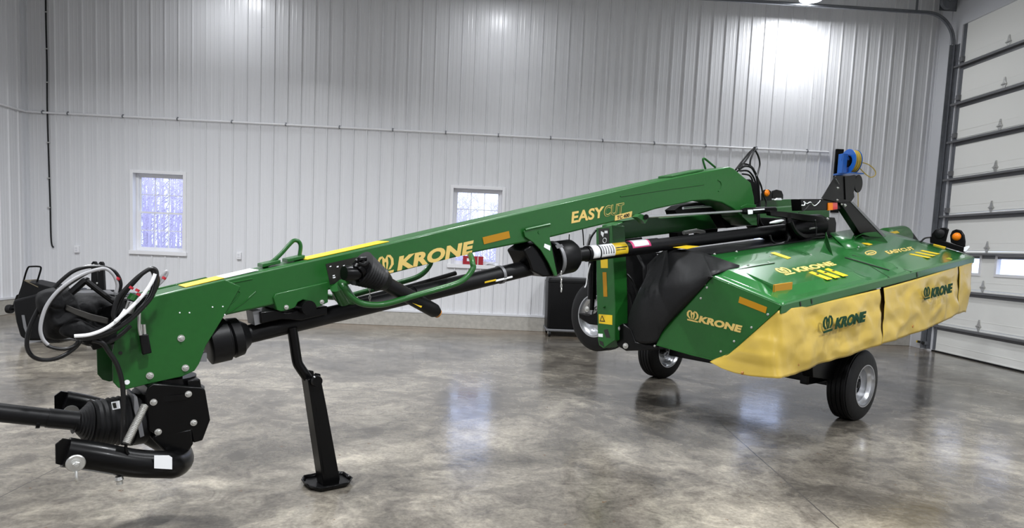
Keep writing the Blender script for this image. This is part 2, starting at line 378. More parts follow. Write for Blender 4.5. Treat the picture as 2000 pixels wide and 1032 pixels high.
# ---- windows
def window(k, a, c):
    r = sempty('window_%d' % k, ((a+c)/2, D, WZ0)); y0, y1 = D-.03, D+.16
    b = MB(); t = .022
    b.bx(a-.03, a+t, y0, y1, WZ0-.03, WZ1+.03); b.bx(c-t, c+.03, y0, y1, WZ0-.03, WZ1+.03)
    b.bx(a+t, c-t, y0, y1, WZ1-t, WZ1+.03); b.bx(a-.045, c+.045, y0-.02, y1, WZ0-.045, WZ0+t)
    b.build('window_casing', 'vinyl', r, bevel=.003)
    a += t; c -= t; lo, hi = WZ0+t, WZ1-t; mid = (lo+hi)/2
    b = MB()
    for x0, x1, z0, z1 in ((a, a+.04, lo, hi), (c-.04, c, lo, hi), (a+.04, c-.04, lo, lo+.03), (a+.04, c-.04, hi-.03, hi)): b.bx(x0, x1, D+.09, D+.155, z0, z1)
    b.build('window_frame', 'vinyl', r, bevel=.003)
    for z0, z1, yy in ((lo+.03, mid+.015, D+.10), (mid-.015, hi-.03, D+.125)):
        x0, x1 = a+.04, c-.04; b = MB(); w = .03
        b.bx(x0, x0+w, yy, yy+.025, z0, z1); b.bx(x1-w, x1, yy, yy+.025, z0, z1); b.bx(x0+w, x1-w, yy, yy+.025, z0, z0+w); b.bx(x0+w, x1-w, yy, yy+.025, z1-w, z1)
        for q in (1, 2): xx = x0+w+(x1-x0-2*w)*q/3; b.bx(xx-.007, xx+.007, yy+.006, yy+.018, z0+w, z1-w)
        zz = (z0+z1)/2; b.bx(x0+w, x1-w, yy+.0062, yy+.0178, zz-.007, zz+.007)
        sh = b.build('sash', 'vinyl', r)
        MB().bx(x0+w, x1-w, yy+.010, yy+.014, z0+w, z1-w).build('pane', 'glass', sh)
for k, (a, c) in enumerate(WINS): window(k+1, a, c)
# ---- overhead door
door = sempty('door_1', (XR+.03, (DY0+DY1)/2, 0))
JZ = [0.02, .50, 1.12, 1.74, 2.37, 2.99, 3.62, 4.25, 4.88, 5.52]
PX0, PX1 = XR+.03, XR+.075
wy = []; y = 10.90
while y-.72 > DY0+.1: wy.append((y-.72, y)); y -= 1.06
wy = [(10.28, 11.0), (9.24, 9.98), (8.2, 8.94), (7.16, 7.9)]
for i in range(len(JZ)-1):
    z0, z1 = JZ[i]+.003, JZ[i+1]-.003; b = MB()
    if i == 2:
        za, zb = 1.36, 1.70; ys = [DY0] + [v for w_ in wy[::-1] for v in w_] + [DY1]
        for q in range(0, len(ys), 2): b.bx(PX0, PX1, ys[q], ys[q+1], z0, z1)
        for w_ in wy: b.bx(PX0, PX1, w_[0], w_[1], z0, za); b.bx(PX0, PX1, w_[0], w_[1], zb, z1)
    else: b.bx(PX0, PX1, DY0, DY1, z0, z1)
    b.bx(PX0-.004, PX0, DY0, DY1, z0+.005, z0+.02); b.bx(PX0-.003, PX0, DY0, DY1, z0+.125, z0+.130)
    sec = b.build('door_section', 'doorp', door)
    if i == 2:
        for w_ in wy:
            f = MB(); t = .035
            for q in ((w_[0]-.01, w_[0]+t, za-.01, zb+.01), (w_[1]-t, w_[1]+.01, za-.01, zb+.01), (w_[0]+t, w_[1]-t, za-.01, za+t), (w_[0]+t, w_[1]-t, zb-t, zb+.01)): f.bx(PX0-.014, PX1+.01, q[0], q[1], q[2], q[3])
            f.build('window_frame', 'vinyl', sec, bevel=.003)
            MB().bx(PX0+.02, PX0+.026, w_[0]+t, w_[1]-t, za+t, zb-t).build('pane', 'glass', sec)
for i, z in enumerate(JZ[1:-1]):
    b = MB(); zt = z-.03
    b.bx(PX0-.075, PX0-.001, DY0, DY1+.06, zt-.004, zt); b.bx(PX0-.079, PX0-.075, DY0, DY1+.06, zt-.03, zt); b.bx(PX0-.004, PX0-.0008, DY0, DY1+.06, zt-.085, zt); b.bx(PX0-.075, PX0-.055, DY0, DY1+.06, zt-.034, zt-.030)  # strut with back flange; its grey depth also stands for the shadow below
    b.build('strut', 'galvd', door)
    for yy in (10.19, 9.12, 8.06, 7.0):
        b = MB(); x = PX0-.012
        b.prism([(x, yy-.03, z+.02), (x, yy-.055, z+.055), (x, yy-.03, z+.085), (x, yy-.012, z+.16), (x, yy+.012, z+.16), (x, yy+.03, z+.085), (x, yy+.055, z+.055), (x, yy+.03, z+.02), (x, yy+.012, z-.025), (x, yy-.012, z-.025)], (.010, 0, 0))
        b.cyl((x-.006, yy-.045, z+.055), (x-.006, yy+.045, z+.055), .011, 10)
        for dz in (.125, .0): b.cyl((x-.004, yy, z+dz), (x, yy, z+dz), .007, 6)
        b.build('hinge', 'steel', door)
    b = MB(); b.bx(PX0-.05, PX0-.002, DY1-.09, DY1-.02, z+.02, z+.10); b.cyl((PX0-.03, DY1-.06, z+.055), (PX0-.03, DY1+.13, z+.055), .007, 8); b.lathe((PX0-.03, DY1+.095, z+.055), (PX0-.03, DY1+.125, z+.055), [(0, .022), (1, .022)], 14)
    b.build('roller', 'galvd', door)
MB().bx(PX0-.02, PX1, DY0, DY1, .0, .021).build('bottom_seal', 'rubber', door)
b = MB(); b.bx(PX0-.006, PX0, DY1-.075, DY1, .03, DZ1); b.build('end_stile', 'galv', door)
# track
ZV = 5.22; b = MB(); xt = PX0-.055
b.bx(XR-.10, XR-.004, DY1+.135, DY1+.143, .03, ZV); b.bx(xt-.012, xt+.04, DY1+.085, DY1+.09, .03, ZV)
b.bx(xt-.012, xt-.006, DY1+.085, DY1+.14, .03, ZV); b.bx(XR-.004+.0, XR-.0005, DY1+.02, DY1+.19, .03, ZV)
R_ = .50; pts = []
for k in range(13):
    w = math.pi/2*k/12; pts.append((XR-.06-R_+R_*math.cos(w), ZV+R_*math.sin(w)))
pts.append((2.2, ZV+R_+.02))
for (xa, za), (xb, zb) in zip(pts, pts[1:]):
    dx, dz = xb-xa, zb-za; l = math.hypot(dx, dz); nx, nz = -dz/l*.045, dx/l*.045
    b.box((xa-nx/2, DY1+.09, za-nz/2), (dx, 0, dz), (0, .006, 0), (nx, 0, nz)); b.box((xa-nx/2, DY1+.09, za-nz/2), (dx, 0, dz), (0, .05, 0), (nx*.12, 0, nz*.12)); b.box((xa+nx/2, DY1+.09, za+nz/2), (dx, 0, dz), (0, .05, 0), (-nx*.12, 0, -nz*.12))
b.build('door_track', 'galv', door)
b = MB()
b.cyl((XR-.2, DY0-.3, 5.92), (XR-.2, DY1+.28, 5.92), .016, 10); b.cyl((XR-.2, DY1-1.5, 5.92), (XR-.2, DY1-.1, 5.92), .05, 16)
b.cyl((XR-.2, DY1+.10, 5.92), (XR-.2, DY1+.17, 5.92), .12, 24); b.bx(XR-.3, XR-.002, DY1+.2, DY1+.21, 5.8, 6.05)
b.build('spring_shaft', 'galv', door)
# perforated angles hanging the track
b = MB(); b.bx(XR-.75, XR-.71, DY1+.14, DY1+.145, 5.70, CH-.001); b.bx(2.6, 2.64, DY1+.14, DY1+.145, 5.73, CH-.001)
b.build('track_hanger', 'galv', door)
# ================================================================== OUTSIDE
struct(MB().bx(-60, 60, D+.35, 90, -.5, -.3).build('ground_outside', 'earth'))
struct(MB().bx(XR+.5, 70, -30, D+.3, -.5, -.3).build('ground_beside', 'earth'))
def tree(x, y, h, seed, spread=1.0, name='bare_tree', m='bark', lev=4):
    rnd = random.Random(seed); b = MB()
    def br(p, d, l, r, k):
        q = p+d*l; b.lathe(p, q, [(0, r), (1, r*.6)], 5 if k > 1 else 3, cap=False)
        if k == 0: return
        for j in range(3 if k > 1 else 3):
            nd = (d+Vector((rnd.uniform(-1, 1), rnd.uniform(-1, 1), rnd.uniform(-.15, .6)))*.62*spread).normalized()
            br(p+d*l*rnd.uniform(.55, 1), nd, l*rnd.uniform(.55, .78), r*.5, k-1)
    br(Vector((x, y, -.32)), Vector((0, 0, 1)), h*.32, h*.018, lev); return b.build(name, m)
tag(tree(-1.9, 20.5, 8.5, 3, 1.0, lev=5), 'bare branching tree seen through the window behind the tongue', 'tree')
tag(tree(-12.2, 23.5, 9, 5, .9, lev=5), 'bare grey tree seen through the window on the left', 'tree')
def woods(x0, x1, y0, y1, n, seed, hmin, hmax):
    rnd = random.Random(seed); b = MB()
    for i in range(n):
        x = rnd.uniform(x0, x1); y = rnd.uniform(y0, y1); h = rnd.uniform(hmin, hmax); p = Vector((x, y, -.35)); q = p+Vector((rnd.uniform(-.4, .4), 0, h)); b.lathe(p, q, [(0, .07), (1, .015)], 4, cap=False)
        for k in range(16):
            a = p.lerp(q, rnd.uniform(.12, .95)); d = Vector((rnd.uniform(-1, 1), rnd.uniform(-.3, .3), rnd.uniform(.2, 1))).normalized()*rnd.uniform(.5, 1.6); b.lathe(a, a+d, [(0, .028), (1, .01)], 3, cap=False)
            for e in range(2):
                a2 = a+d*rnd.uniform(.3, .9); d2 = Vector((rnd.uniform(-1, 1), 0, rnd.uniform(0, 1)))*.6; b.lathe(a2, a2+d2, [(0, .014), (1, .006)], 3, cap=False)
    return b
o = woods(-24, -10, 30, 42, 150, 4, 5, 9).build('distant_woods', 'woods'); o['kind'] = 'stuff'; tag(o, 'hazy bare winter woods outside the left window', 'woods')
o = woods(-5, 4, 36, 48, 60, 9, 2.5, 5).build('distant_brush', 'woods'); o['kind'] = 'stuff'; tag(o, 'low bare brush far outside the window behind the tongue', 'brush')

# ================================================================== WALL FITTINGS
# conduit along both walls
b = MB(); zc = H+1.926; yc = D-.034
b.cyl((XL+.04, yc, zc), (5.98, yc, zc), .017, 12); b.cyl((XL+.034, yc+.0, zc), (XL+.034, YB+.3, zc), .017, 12)
cd = b.build('wall_conduit', 'vinyl'); tag(cd, 'long white conduit running level across the ribbed wall to the hose reel', 'conduit')
b0 = None
x = XL+.3; k = 0
while x < 5.9:
    b = MB(); b.cyl((x, yc, zc), (x+.022, yc, zc), .023, 12); b.box((x, yc+.0, zc+.018), (.022, 0, 0), (0, .033, 0), (0, 0, .02))
    b.build('conduit_clip', 'galv', cd); x += .9144 if k else .42; k += 1
# black cable down the wall
xc = P(92, 200, Y=D-.03).x; b = MB()
pts = [(xc+.01, D-.026, CH-.01), (xc, D-.026, 5.0), (xc+.005, D-.026, 4.2), (xc-.002, D-.026, 3.5), (xc+.012, D-.026, 2.4), (xc+.02, D-.026, 1.9), (xc+.024, D-.026, 1.36), (xc+.04, D-.03, 1.18), (xc+.07, D-.035, 1.13)]
b.tube(pts, .013, 8); cb = b.build('hanging_cable', 'hose'); tag(cb, 'thick black cable hanging down the left end of the wall', 'cable')
for z in (5.05, 4.45, 3.9, 2.9, 2.3, 1.8):
    MB().box((xc-.022, D-.042, z), (.05, 0, 0), (0, .025, 0), (0, 0, .018)).build('cable_clip', 'steel', cb)
def outlet(px, py, lab):
    p = P(px, py, Y=D-.02); r = thing('wall_outlet', lab, 'outlet', (p.x, D-.02, p.z))
    MB().bx(p.x-.038, p.x+.038, D-.05, D+.0, p.z-.06, p.z+.06).build('outlet_box', 'vinyl', r, bevel=.004)
    MB().bx(p.x-.02, p.x+.02, D-.054, D-.05, p.z+.008, p.z+.035).build('socket', 'trimw', r, bevel=.002)
    MB().bx(p.x-.02, p.x+.02, D-.054, D-.05, p.z-.035, p.z-.008).build('socket', 'trimw', r, bevel=.002)
outlet(151, 487, 'white outlet box on the wall left of the left window'); outlet(467, 500, 'white outlet box on the wall right of the left window')
# photo eye by the door
p = P(1797, 668, X=XR-.05); r = thing('safety_sensor', 'small yellow and black sensor low beside the overhead door track', 'sensor', (XR-.05, p.y, p.z))
MB().bx(XR-.09, XR-.05, p.y-.15, p.y+.02, p.z-.02, p.z+.02).build('sensor_body', 'dark', r, bevel=.004)
MB().bx(XR-.09, XR-.05, p.y+.02, p.y+.05, p.z-.02, p.z+.02).build('sensor_lens', 'yellow', r, bevel=.004)
MB().bx(XR-.07, XR-.0, p.y-.16, p.y-.13, p.z-.03, p.z+.03).build('bracket', 'galv', r)
# high bay lamps
for i, (x, y, z, w, sp_) in enumerate(LAMPS):
    r = thing('high_bay_lamp', 'round white high bay lamp hanging at the top edge near the door' if i == 0 else 'round high bay lamp under the ceiling outside the picture', 'lamp', (x, y, z), None if i == 0 else 'high bay lamps over the hall')
    MB().lathe((x, y, z-.06), (x, y, z+.12), [(0, .19), (.3, .2), (.5, .17), (.9, .1), (1, .05)], 32).build('housing', 'lampb', r)
    MB().cyl((x, y, z-.066), (x, y, z-.0601), .175, 32).build('light_disc', 'glow', r)
    MB().cyl((x, y, z+.1), (x, y, CH), .008, 8).build('hanger', 'steel', r)
# things on the sill of the middle window
yy = D+.03
r = tag(MB().box((-.43, D-.03, 1.142), (.36, 0, 0), (0, .09, 0), (0, 0, .15)).build('red_box', 'red', bevel=.004), 'red box standing on the sill of the middle window', 'box')
MB().box((-.17, D-.032, 1.143), (.012, 0, 0), (0, .002, 0), (0, 0, .14)).build('tape_strip', 'white', r)
MB().box((-.36, D-.032, 1.2), (.1, 0, 0), (0, .002, 0), (0, 0, .05)).build('tape_strip', 'white', r)
pp = []
for i in range(5):
    pp.append([Vector((-.03+.06*i, D-.05+.02*j, 1.145+.03*math.sin(i*1.3+j)+.02*(i > 1))) for j in range(5)])
tag(MB().grid(pp).build('paper_sheet', 'paper', solid=.002), 'crumpled white paper lying on the sill beside the red box', 'paper')
# hose reel on its wall board
rx = 5.98
r = thing('hose_reel', 'blue spring hose reel with yellow hose on a black wall post', 'hose reel', (rx, D-.1, 2.9))
pb = P(1630, 345, Y=D-.05); pt = P(1632, 291, Y=D-.05)
MB().bx(pb.x-.01, pb.x+.125, D-.06, D-.017, 2.35, pt.z).build('mounting_board', 'black', r, bevel=.004)
ce = P(1662, 316, Y=D-.36); A = Vector((-.985, -.17, 0)).normalized(); c0 = ce+A*.055; c1 = ce-A*.055; up = Vector((0, 0, 1)); sd = A.cross(up)
b = MB(); b.lathe(c1-A*.003, c1-A*.010, [(0, .075), (0, .205), (1, .205), (1, .075)], 40); b.build('flange', 'bluep', r)
b = MB(); b.lathe(c0+A*.003, c0+A*.012, [(0, .10), (0, .205), (.5, .21), (1, .205), (1, .12), (.2, .11)], 40, cap=False); b.build('flange', 'bluep', r)
MB().lathe(c1, c0, [(0, .08), (1, .08)], 24).build('drum', 'black', r)
b = MB()
for k in range(5):
    for rr_ in (.165, .19):
        cc = c1.lerp(c0, (k+.5)/5); b.tube([cc+(up*math.cos(w)+sd*math.sin(w))*(rr_-.008*(k % 2)) for w in [i*math.pi/10 for i in range(20)]], .0105, 6, 0, True)
b.build('hose_coil', 'yhose', r)
b = MB(); fr = ce+A*.12
b.box(fr-up*.21-sd*.06, A*.09, sd*.12, up*.33); b.prism([fr+up*.12-sd*.03, fr+up*.12+sd*.03, ce+A*.02+up*.03+sd*.02, ce+A*.02+up*.03-sd*.02], -up*.04)
b.box(fr-up*.22-sd*.16, A*-.27, sd*.30, up*.02); b.box(Vector((fr.x-.02, fr.y+.02, fr.z-.215)), (.16, 0, 0), (0, D-.06-fr.y-.02, 0), (0, 0, .03))
b.box(fr+A*.09+up*.0-sd*.04, A*.008, sd*.02, up*.1)
b.build('reel_frame', 'bluep', r, bevel=.006)
MB().tube([c1+sd*-.0+up*-.2-A*.0, c1-A*.06+up*-.17], .012, 8, 0).build('hose_guide', 'steel', r)
q = lambda x, y, d=.32: P(x, y, Y=D-d)
MB().tube([q(1676, 318), q(1685, 318), q(1697, 322), q(1708, 332), q(1710, 341), q(1704, 346), q(1697, 345), q(1686, 336), q(1677, 326)], .0085, 8).build('hose_loop', 'yhose', r)
MB().tube([q(1668, 340, .3), q(1675, 370, .2), q(1676, 400, .1), q(1675, 425, .05), q(1674, 470, .05)], .007, 8).build('hose_drop', 'yhose', r)
# black wheeled bin
r = thing('wheeled_bin', 'black wheeled plastic bin against the wall under the middle of the machine', 'bin', (1.45, 11.42, 0))
def rrect(cx, cy, w, d, rad, z, n=5):
    out = []
    for qx, qy, a0 in ((1, 1, 0), (-1, 1, 90), (-1, -1, 180), (1, -1, 270)):
        for k in range(n+1):
            a = math.radians(a0+90*k/n); out.append(Vector((cx+qx*(w/2-rad)+rad*math.cos(a), cy+qy*(d/2-rad)+rad*math.sin(a), z)))
    return out
b = MB(); rows = []
for z, s_ in ((.135, .93), (.16, .97), (.6, .985), (.95, 1), (.985, .985), (1.0, .96)): rr_ = rrect(1.5, 11.42, .92*s_, .6*s_, .06, z); rows.append(rr_+[rr_[0]])
b.grid(rows); n = len(rows[0])-1; b.add(rrect(1.5, 11.42, .92*.93, .6*.93, .06, .135), [tuple(range(n))[::-1]]); b.add(rrect(1.5, 11.42, .92*.96, .6*.96, .06, 1.0), [tuple(range(n))])
b.build('bin_body', 'plastic', r)
b = MB()
for z in (.93,): rr_ = rrect(1.5, 11.42, .925, .605, .06, z); b.tube(rr_, .008, 6, 0, True)
b.build('moulded_rib', 'plastic', r)
b = MB(); b.bx(1.04, 1.98, 11.11, 11.73, .095, .135); b.build('dolly_frame', 'galvd', r, bevel=.01)
for x in (1.10, 1.90):
    for y in (11.15, 11.68):
        wl = MB().lathe((x-.02, y, .052), (x+.02, y, .052), [(0, .03), (0, .05), (.2, .052), (.8, .052), (1, .05), (1, .03)], 20).build('caster_wheel', 'rubber', r)
        MB().bx(x-.03, x-.022, y-.025, y+.025, .05, .10).build('caster_fork', 'steel', wl)
# equipment cart in the far left corner
Yc = 8.62; c_ = lambda x, y, d=0.: P(x, y, Y=Yc+d)
r = thing('equipment_cart', 'black plastic tub cart with hoop handle near the left wall corner', 'cart', (-5.6, Yc+.4, 0))
fl = [c_(23, 590), c_(27, 586), c_(95, 568), c_(116, 568), c_(118, 600), c_(114, 666), c_(52, 666), c_(38, 658), c_(30, 630)]
for v in fl: v.z = max(v.z, .02)
MB().prism(fl, (0, .62, 0)).build('tub', 'plastic', r, bevel=.03, seg=3)
MB().prism([c_(42, 616, -.012), c_(47, 616, -.012), c_(52, 643, -.012), c_(58, 648, -.012), c_(57, 652, -.012), c_(50, 650, -.012), c_(46, 640, -.012)], (0, .01, 0)).build('reflector_strip', 'galvd', r)
b = MB(); lo = [c_(36, 588, .1), c_(75, 562, .1), c_(118, 585, .1), c_(112, 600, .1)]
hop = [c_(34, 584, .15), c_(47, 549, .15), c_(101, 561, .15), c_(102, 585, .15)]
MB().prism(hop, (0, .34, 0)).build('hopper', 'plastic', r, bevel=.008)
b = MB().prism([c_(47, 549, .14), c_(72, 547.5, .50), c_(103, 559, .50), c_(74, 562, .14)], (0, 0, .012)); b.build('lid', 'browntop', r)
MB().tube([c_(38, 575, .3), c_(44, 558, .3), c_(50, 535, .3), c_(55, 523, .3), c_(60, 521, .3), c_(76, 521, .3), c_(80, 524, .3), c_(77, 536, .3), c_(72, 552, .3)], .011, 8, 3).build('handle', 'black', r)
w_ = P(19, 604, Y=9.1); wl = MB().lathe(w_-Vector((.03, 0, 0)), w_+Vector((.03, 0, 0)), [(0, .03), (0, .055), (.3, .06), (.7, .06), (1, .055), (1, .03)], 20).build('wheel', 'rubber', r)
MB().cyl(w_, w_+Vector((.1, 0, -.0)), .012, 8).build('axle', 'black', wl)
MB().prism([c_(32, 577, .3), c_(36, 575, .3), c_(28, 600, .45), c_(24, 598, .45)], (0, .03, 0)).build('wheel_arm', 'black', r)
r = thing('mast_stand', 'black cabinet carrying an upright twin post with bolted foot, behind the hoses', 'stand', (-4.9, 9.1, 0))
Yc = 8.8
MB().prism([c_(136, 572), c_(228, 577), c_(226, 655), c_(138, 651)], (0, .5, 0)).build('cabinet', 'black', r, bevel=.02)
MB().prism([c_(158, 567, .1), c_(214, 567, .1), c_(222, 572, -.02), c_(150, 572, -.02)], (0, 0, -.02)).build('top_plate', 'galvd', r)
zb = P(190, 568, Y=9.0)
MB().bx(zb.x-.17, zb.x+.17, 8.92, 9.1, zb.z-.012, zb.z+.012).build('foot_plate', 'black', r, bevel=.004)
b = MB()
for dx in (-.055, .035):
    a = zb+Vector((dx-.03, 0, 0)); b.prism([a, a+Vector((.085, 0, 0)), a+Vector((.07, 0, .36)), a+Vector((.055, 0, .385)), a+Vector((.03, 0, .385)), a+Vector((.01, 0, .36))], (0, .05, 0))
b.build('post', 'black', r, bevel=.004)
for dx, dz in ((-.04, .34), (.03, .34), (-.04, .27), (.03, .27), (.0, .1)):
    hexbolt(zb+Vector((dx, -.001, dz)), (0, -1, 0), .012, r)

# ================================================================== THE MOWER
T0, T1 = 3.65, 3.87
mower = thing('disc_mower', 'green trailed disc mower with long tongue, yellow curtains and black hoses', 'disc mower', (2.6, 5.4, 0))
pt = lambda t, L_: [P(x, y, t=t) for x, y in L_]
# ---- tongue beam
TOP = [(300, 579), (366, 563), (480, 536.5), (590, 512), (760, 474), (900, 441.5), (1050, 407), (1180, 378), (1270, 357), (1340, 342), (1376, 335), (1425, 326), (1433, 329), (1467, 357), (1473, 385), (1478, 438), (1468, 438)]
BOT = [(1452, 425), (1432, 408), (1410, 396), (1385, 391), (1355, 393), (1280, 409), (1215, 430), (1080, 463), (925, 494), (780, 531), (642, 567), (531, 597), (439, 617), (300, 640)]
beam = MB().prism(pt(T0, TOP+BOT), E2*(T1-T0)).build('tongue_beam', 'green', mower, bevel=.012, seg=3)
# rear closing tongue lip, step
b = MB().prism(pt(T0-.005, [(1447, 404), (1460, 398), (1477, 400), (1479, 441), (1468, 440), (1450, 424)]), E2*(T1-T0+.01)); b.build('rear_flange', 'green', beam, bevel=.004)
b = MB(); b.tube(pt(T0-.001, [(1212, 384), (1290, 372), (1375, 360.5)]), .005, 6, 0); b.build('weld_seam', 'green', beam); b = MB(); b.tube(pt(T0-.001, [(1402, 352), (1407, 355), (1409, 362), (1407, 370), (1403, 374)]), .006, 6); b.build('weld_seam', 'green', beam); b = MB()
b.tube(pt(T0-.001, [(300, 586), (400, 563), (493, 545)]), .004, 6, 0); b.build('weld_seam', 'green', beam); b = MB()
b.tube(pt(T0-.001, [(500, 570), (475, 592), (445, 612)]), .004, 6, 0)
b.build('weld_seam', 'green', beam)
for pts_ in ([(414, 573), (440, 566), (466, 569), (468, 574), (455, 590), (437, 602), (420, 601), (411, 592)], [(346, 586), (360, 582), (382, 581), (383, 592), (379, 610), (355, 614), (343, 604)], [(541, 582), (560, 575), (580, 570), (583, 573), (570, 580), (545, 586)], [(592, 572), (612, 565), (634, 560), (633, 566), (600, 576)]):
    MB().tube(pt(T0-.001, pts_), .0035, 6, 4, True).build('pressed_ring', 'green', beam)
# yellow and white tape along the top
def toptape(x0, y0, x1, y1, m):
    a = P(x0, y0, t=T0+.02); c = P(x1, y1, t=T0+.02); MB().prism([a, c, c+E2*.15, a+E2*.15], EZ*.003).build('top_tape', m, beam)
toptape(362, 562, 438, 544, 'yellow'); toptape(438, 544, 505, 528.5, 'white'); toptape(600, 508, 760, 472.5, 'yellow'); toptape(1000, 415, 1120, 388.5, 'white') if False else None
# lower bolted bracket
BR = [(534, 582), (539, 574), (600, 560), (641, 551), (641, 591), (620, 601), (612, 596), (603, 589), (592, 586), (582, 591), (577, 601), (560, 607), (549, 609), (541, 606)]
brk = MB().prism(pt(T0-.014, BR), E2*(T1-T0+.028)).build('shaft_bracket', 'green', mower, bevel=.004)
for q in ((559, 600.5), (628.5, 590)): hexbolt(P(*q, t=T0-.014), -E2, .013, brk)
a = P(600, 601, t=T0-.02); MB().lathe(a-E2*.03, a+E2*.3, [(0, .022), (0, .042), (1, .042)], 20).build('cross_pin', 'black', brk)
MB().prism(pt(T0+.01, [(541, 606), (560, 611), (612, 603), (640, 598), (640, 614), (590, 626), (550, 624), (510, 633), (508, 610)]), E2*.2).build('saddle', 'black', mower, bevel=.006)
b = MB().prism(pt(T0+.03, [(494, 609), (510, 606), (512, 632), (498, 636)]), E2*.12); b.build('bracket_tab', 'galvd', mower)
# ---- front side plates
FP = [(297, 582), (305, 579), (366, 564), (440, 547), (470, 560), (440, 614), (402, 676), (389, 711), (380, 725), (356, 736), (288, 751), (245, 762), (231, 758), (221, 747), (219, 690), (229, 647), (262, 620)]
plate = MB().prism(pt(T0-.012, FP), E2*.012).build('side_plate', 'green', mower, bevel=.003)
MB().prism([v+E2*(T1-T0+.012)-E1*.035 for v in pt(T0, FP)], E2*.012).build('side_plate', 'green', mower, bevel=.003)
MB().prism(pt(T0, [(229, 640), (262, 622), (290, 640), (300, 690), (246, 700), (226, 690)]), E2*(T1-T0)).build('plate_spacer', 'black', mower)
for q in ((353.6, 661), (362, 719), (292.6, 734), ): hexbolt(P(*q, t=T0-.012), -E2, .0175, plate)
for q in ((248, 747), ): MB().cyl(P(*q, t=T0-.0118), P(*q, t=T0-.0118)-E2*.002, .012, 16).build('bolt_hole', 'white', plate)
for q in ((235, 690),): MB().cyl(P(*q, t=T0-.0118), P(*q, t=T0-.0118)-E2*.002, .009, 16).build('bolt_hole', 'dark', plate)
for q in ((370, 611), (351, 611), (415, 600), (435, 599), (439, 615), (283, 601)): MB().cyl(P(*q, t=T0-.0118), P(*q, t=T0-.0118)-E2*.003, .0036, 10).build('rivet', 'white', plate)
# ---- gearbox swivel under the plates
G = [(289, 756), (300, 750), (393, 757), (401, 762), (411, 821), (396, 861), (378, 866), (374, 840), (315, 856), (290, 841), (284, 770)]
gear = MB().prism(pt(3.6, G), E2*.32).build('gearbox', 'black', mower, bevel=.006)
MB().prism(pt(3.66, [(290, 742), (357, 731), (358, 758), (290, 762)]), E2*.2).build('swivel_neck', 'black', mower, bevel=.004)
b = MB(); a = P(330, 752, t=3.76); b.lathe(a-EZ*.05, a+EZ*.05, [(0, .17), (.3, .17), (.35, .13), (1, .13)], 24); b.build('swivel_ring', 'black', mower)
MB().prism(pt(3.62, [(366, 744), (391, 741), (394, 758), (368, 762)]), E2*.08).build('swivel_lug', 'black', mower, bevel=.005)
for q in ((299.7, 786), (367.8, 770), (308.6, 844), (378, 826)): hexbolt(P(*q, t=3.6), -E2, .0165, gear)
MB().prism(pt(3.6, [(300, 850), (376, 838), (378, 868), (366, 888), (330, 892), (298, 860)]), E2*.28).build('hitch_block', 'black', mower, bevel=.01)
# ---- power take-off input: joint guard, bellows and shaft
gc = P(285, 818, t=3.74); gd = P(172, 826, t=3.70); ax = (gd-gc); L_ = ax.length
prof = [(0, .10), (.05, .125), (.28, .13), (.3, .118)]
for k in range(7): prof += [(.32+.09*k, .128-.003*k), (.365+.09*k, .119-.003*k)]
prof += [(.97, .11)]
guard = MB().lathe(gc, gd, prof, 36).build('joint_guard', 'rubber', mower)
he = P(143, 827, t=3.69); b = MB(); pr_ = []
for k in range(6): pr_ += [(k/6, .10-.011*k), (k/6+.08, .088-.011*k)]
b.lathe(gd, he, pr_+[(1, .05)], 32); b.build('bellows', 'rubber', mower)
MB().lathe(P(152, 823, t=3.69), P(-60, 800, t=3.69), [(0, .045), (.3, .045), (.3, .042), (1, .042)], 24).build('drive_tube', 'plastic', mower)
MB().lathe(P(70, 829, t=3.67), P(78, 829, t=3.67), [(0, .02), (1, .02)], 12).build('tube_stud', 'black', mower)
quad([(217, 786), (233, 783), (235, 798), (220, 801)], tp(3.57), 'white', guard, 'label', .003); 
quad([(219, 788), (226, 787), (228, 797), (222, 798)], tp(3.566), 'dark', guard, 'label_print', .002)
MB().prism(pt(3.6, [(262, 775), (268, 776), (282, 852), (274, 855), (262, 800)]), E2*.2).build('clamp_ring', 'galvd', mower)
# ---- hitch yoke
near = [P(128, 884, t=3.46), P(190, 893, t=3.46), P(260, 905, t=3.47), P(320, 908, t=3.5)]
far = [P(124, 789, t=3.99), P(180, 800, t=3.99), P(240, 818, t=4.0)]
zc_ = near[-1].z; bend = [V(.765, 3.55, .325), V(.81, 3.64, .32), V(.82, 3.75, .33), V(.79, 3.86, .36), V(.70, 3.95, .42)]
hitch = MB().tube(near+bend+far[::-1], .066, 20, 6).build('hitch_yoke', 'black', mower)
for a, t_ in ((near[0], -1), (far[0], 1)):
    b = MB(); d = (near[0]-near[1]).normalized(); b.prism([a+EZ*.062+d*.01, a+d*.04+EZ*.03, a+d*.04-EZ*.055, a-d*.05-EZ*.068, a-d*.1+EZ*.064], E2*t_*.012) 
    b.build('clevis_plate', 'black', hitch)
a = P(144, 897, t=3.46)-E2*.066
MB().lathe(a, a-E2*.012, [(0, .038), (.6, .038), (1, .034)], 28).build('clevis_washer', 'steel', hitch)
hexbolt(a-E2*.012, -E2, .021, hitch, name='clevis_bolt', length=.022)
MB().tube([a-E2*.02-EZ*.03, a-E2*.03-EZ*.06, a-E2*.02-EZ*.075], .006, 6).build('clevis_clip', 'steel', hitch)
a = P(136, 800, t=3.99)-E2*.066; MB().lathe(a, a-E2*.01, [(0, .035), (1, .035)], 20).build('clevis_washer', 'steel', hitch)
quad([(301, 890), (330, 890), (336, 894), (336, 917), (301, 915)], tp(3.415), 'white', hitch, 'paper_tag', .003)
b = MB()
pa, pb_ = P(283, 792, t=3.5), P(246, 868, t=3.42); n = 26
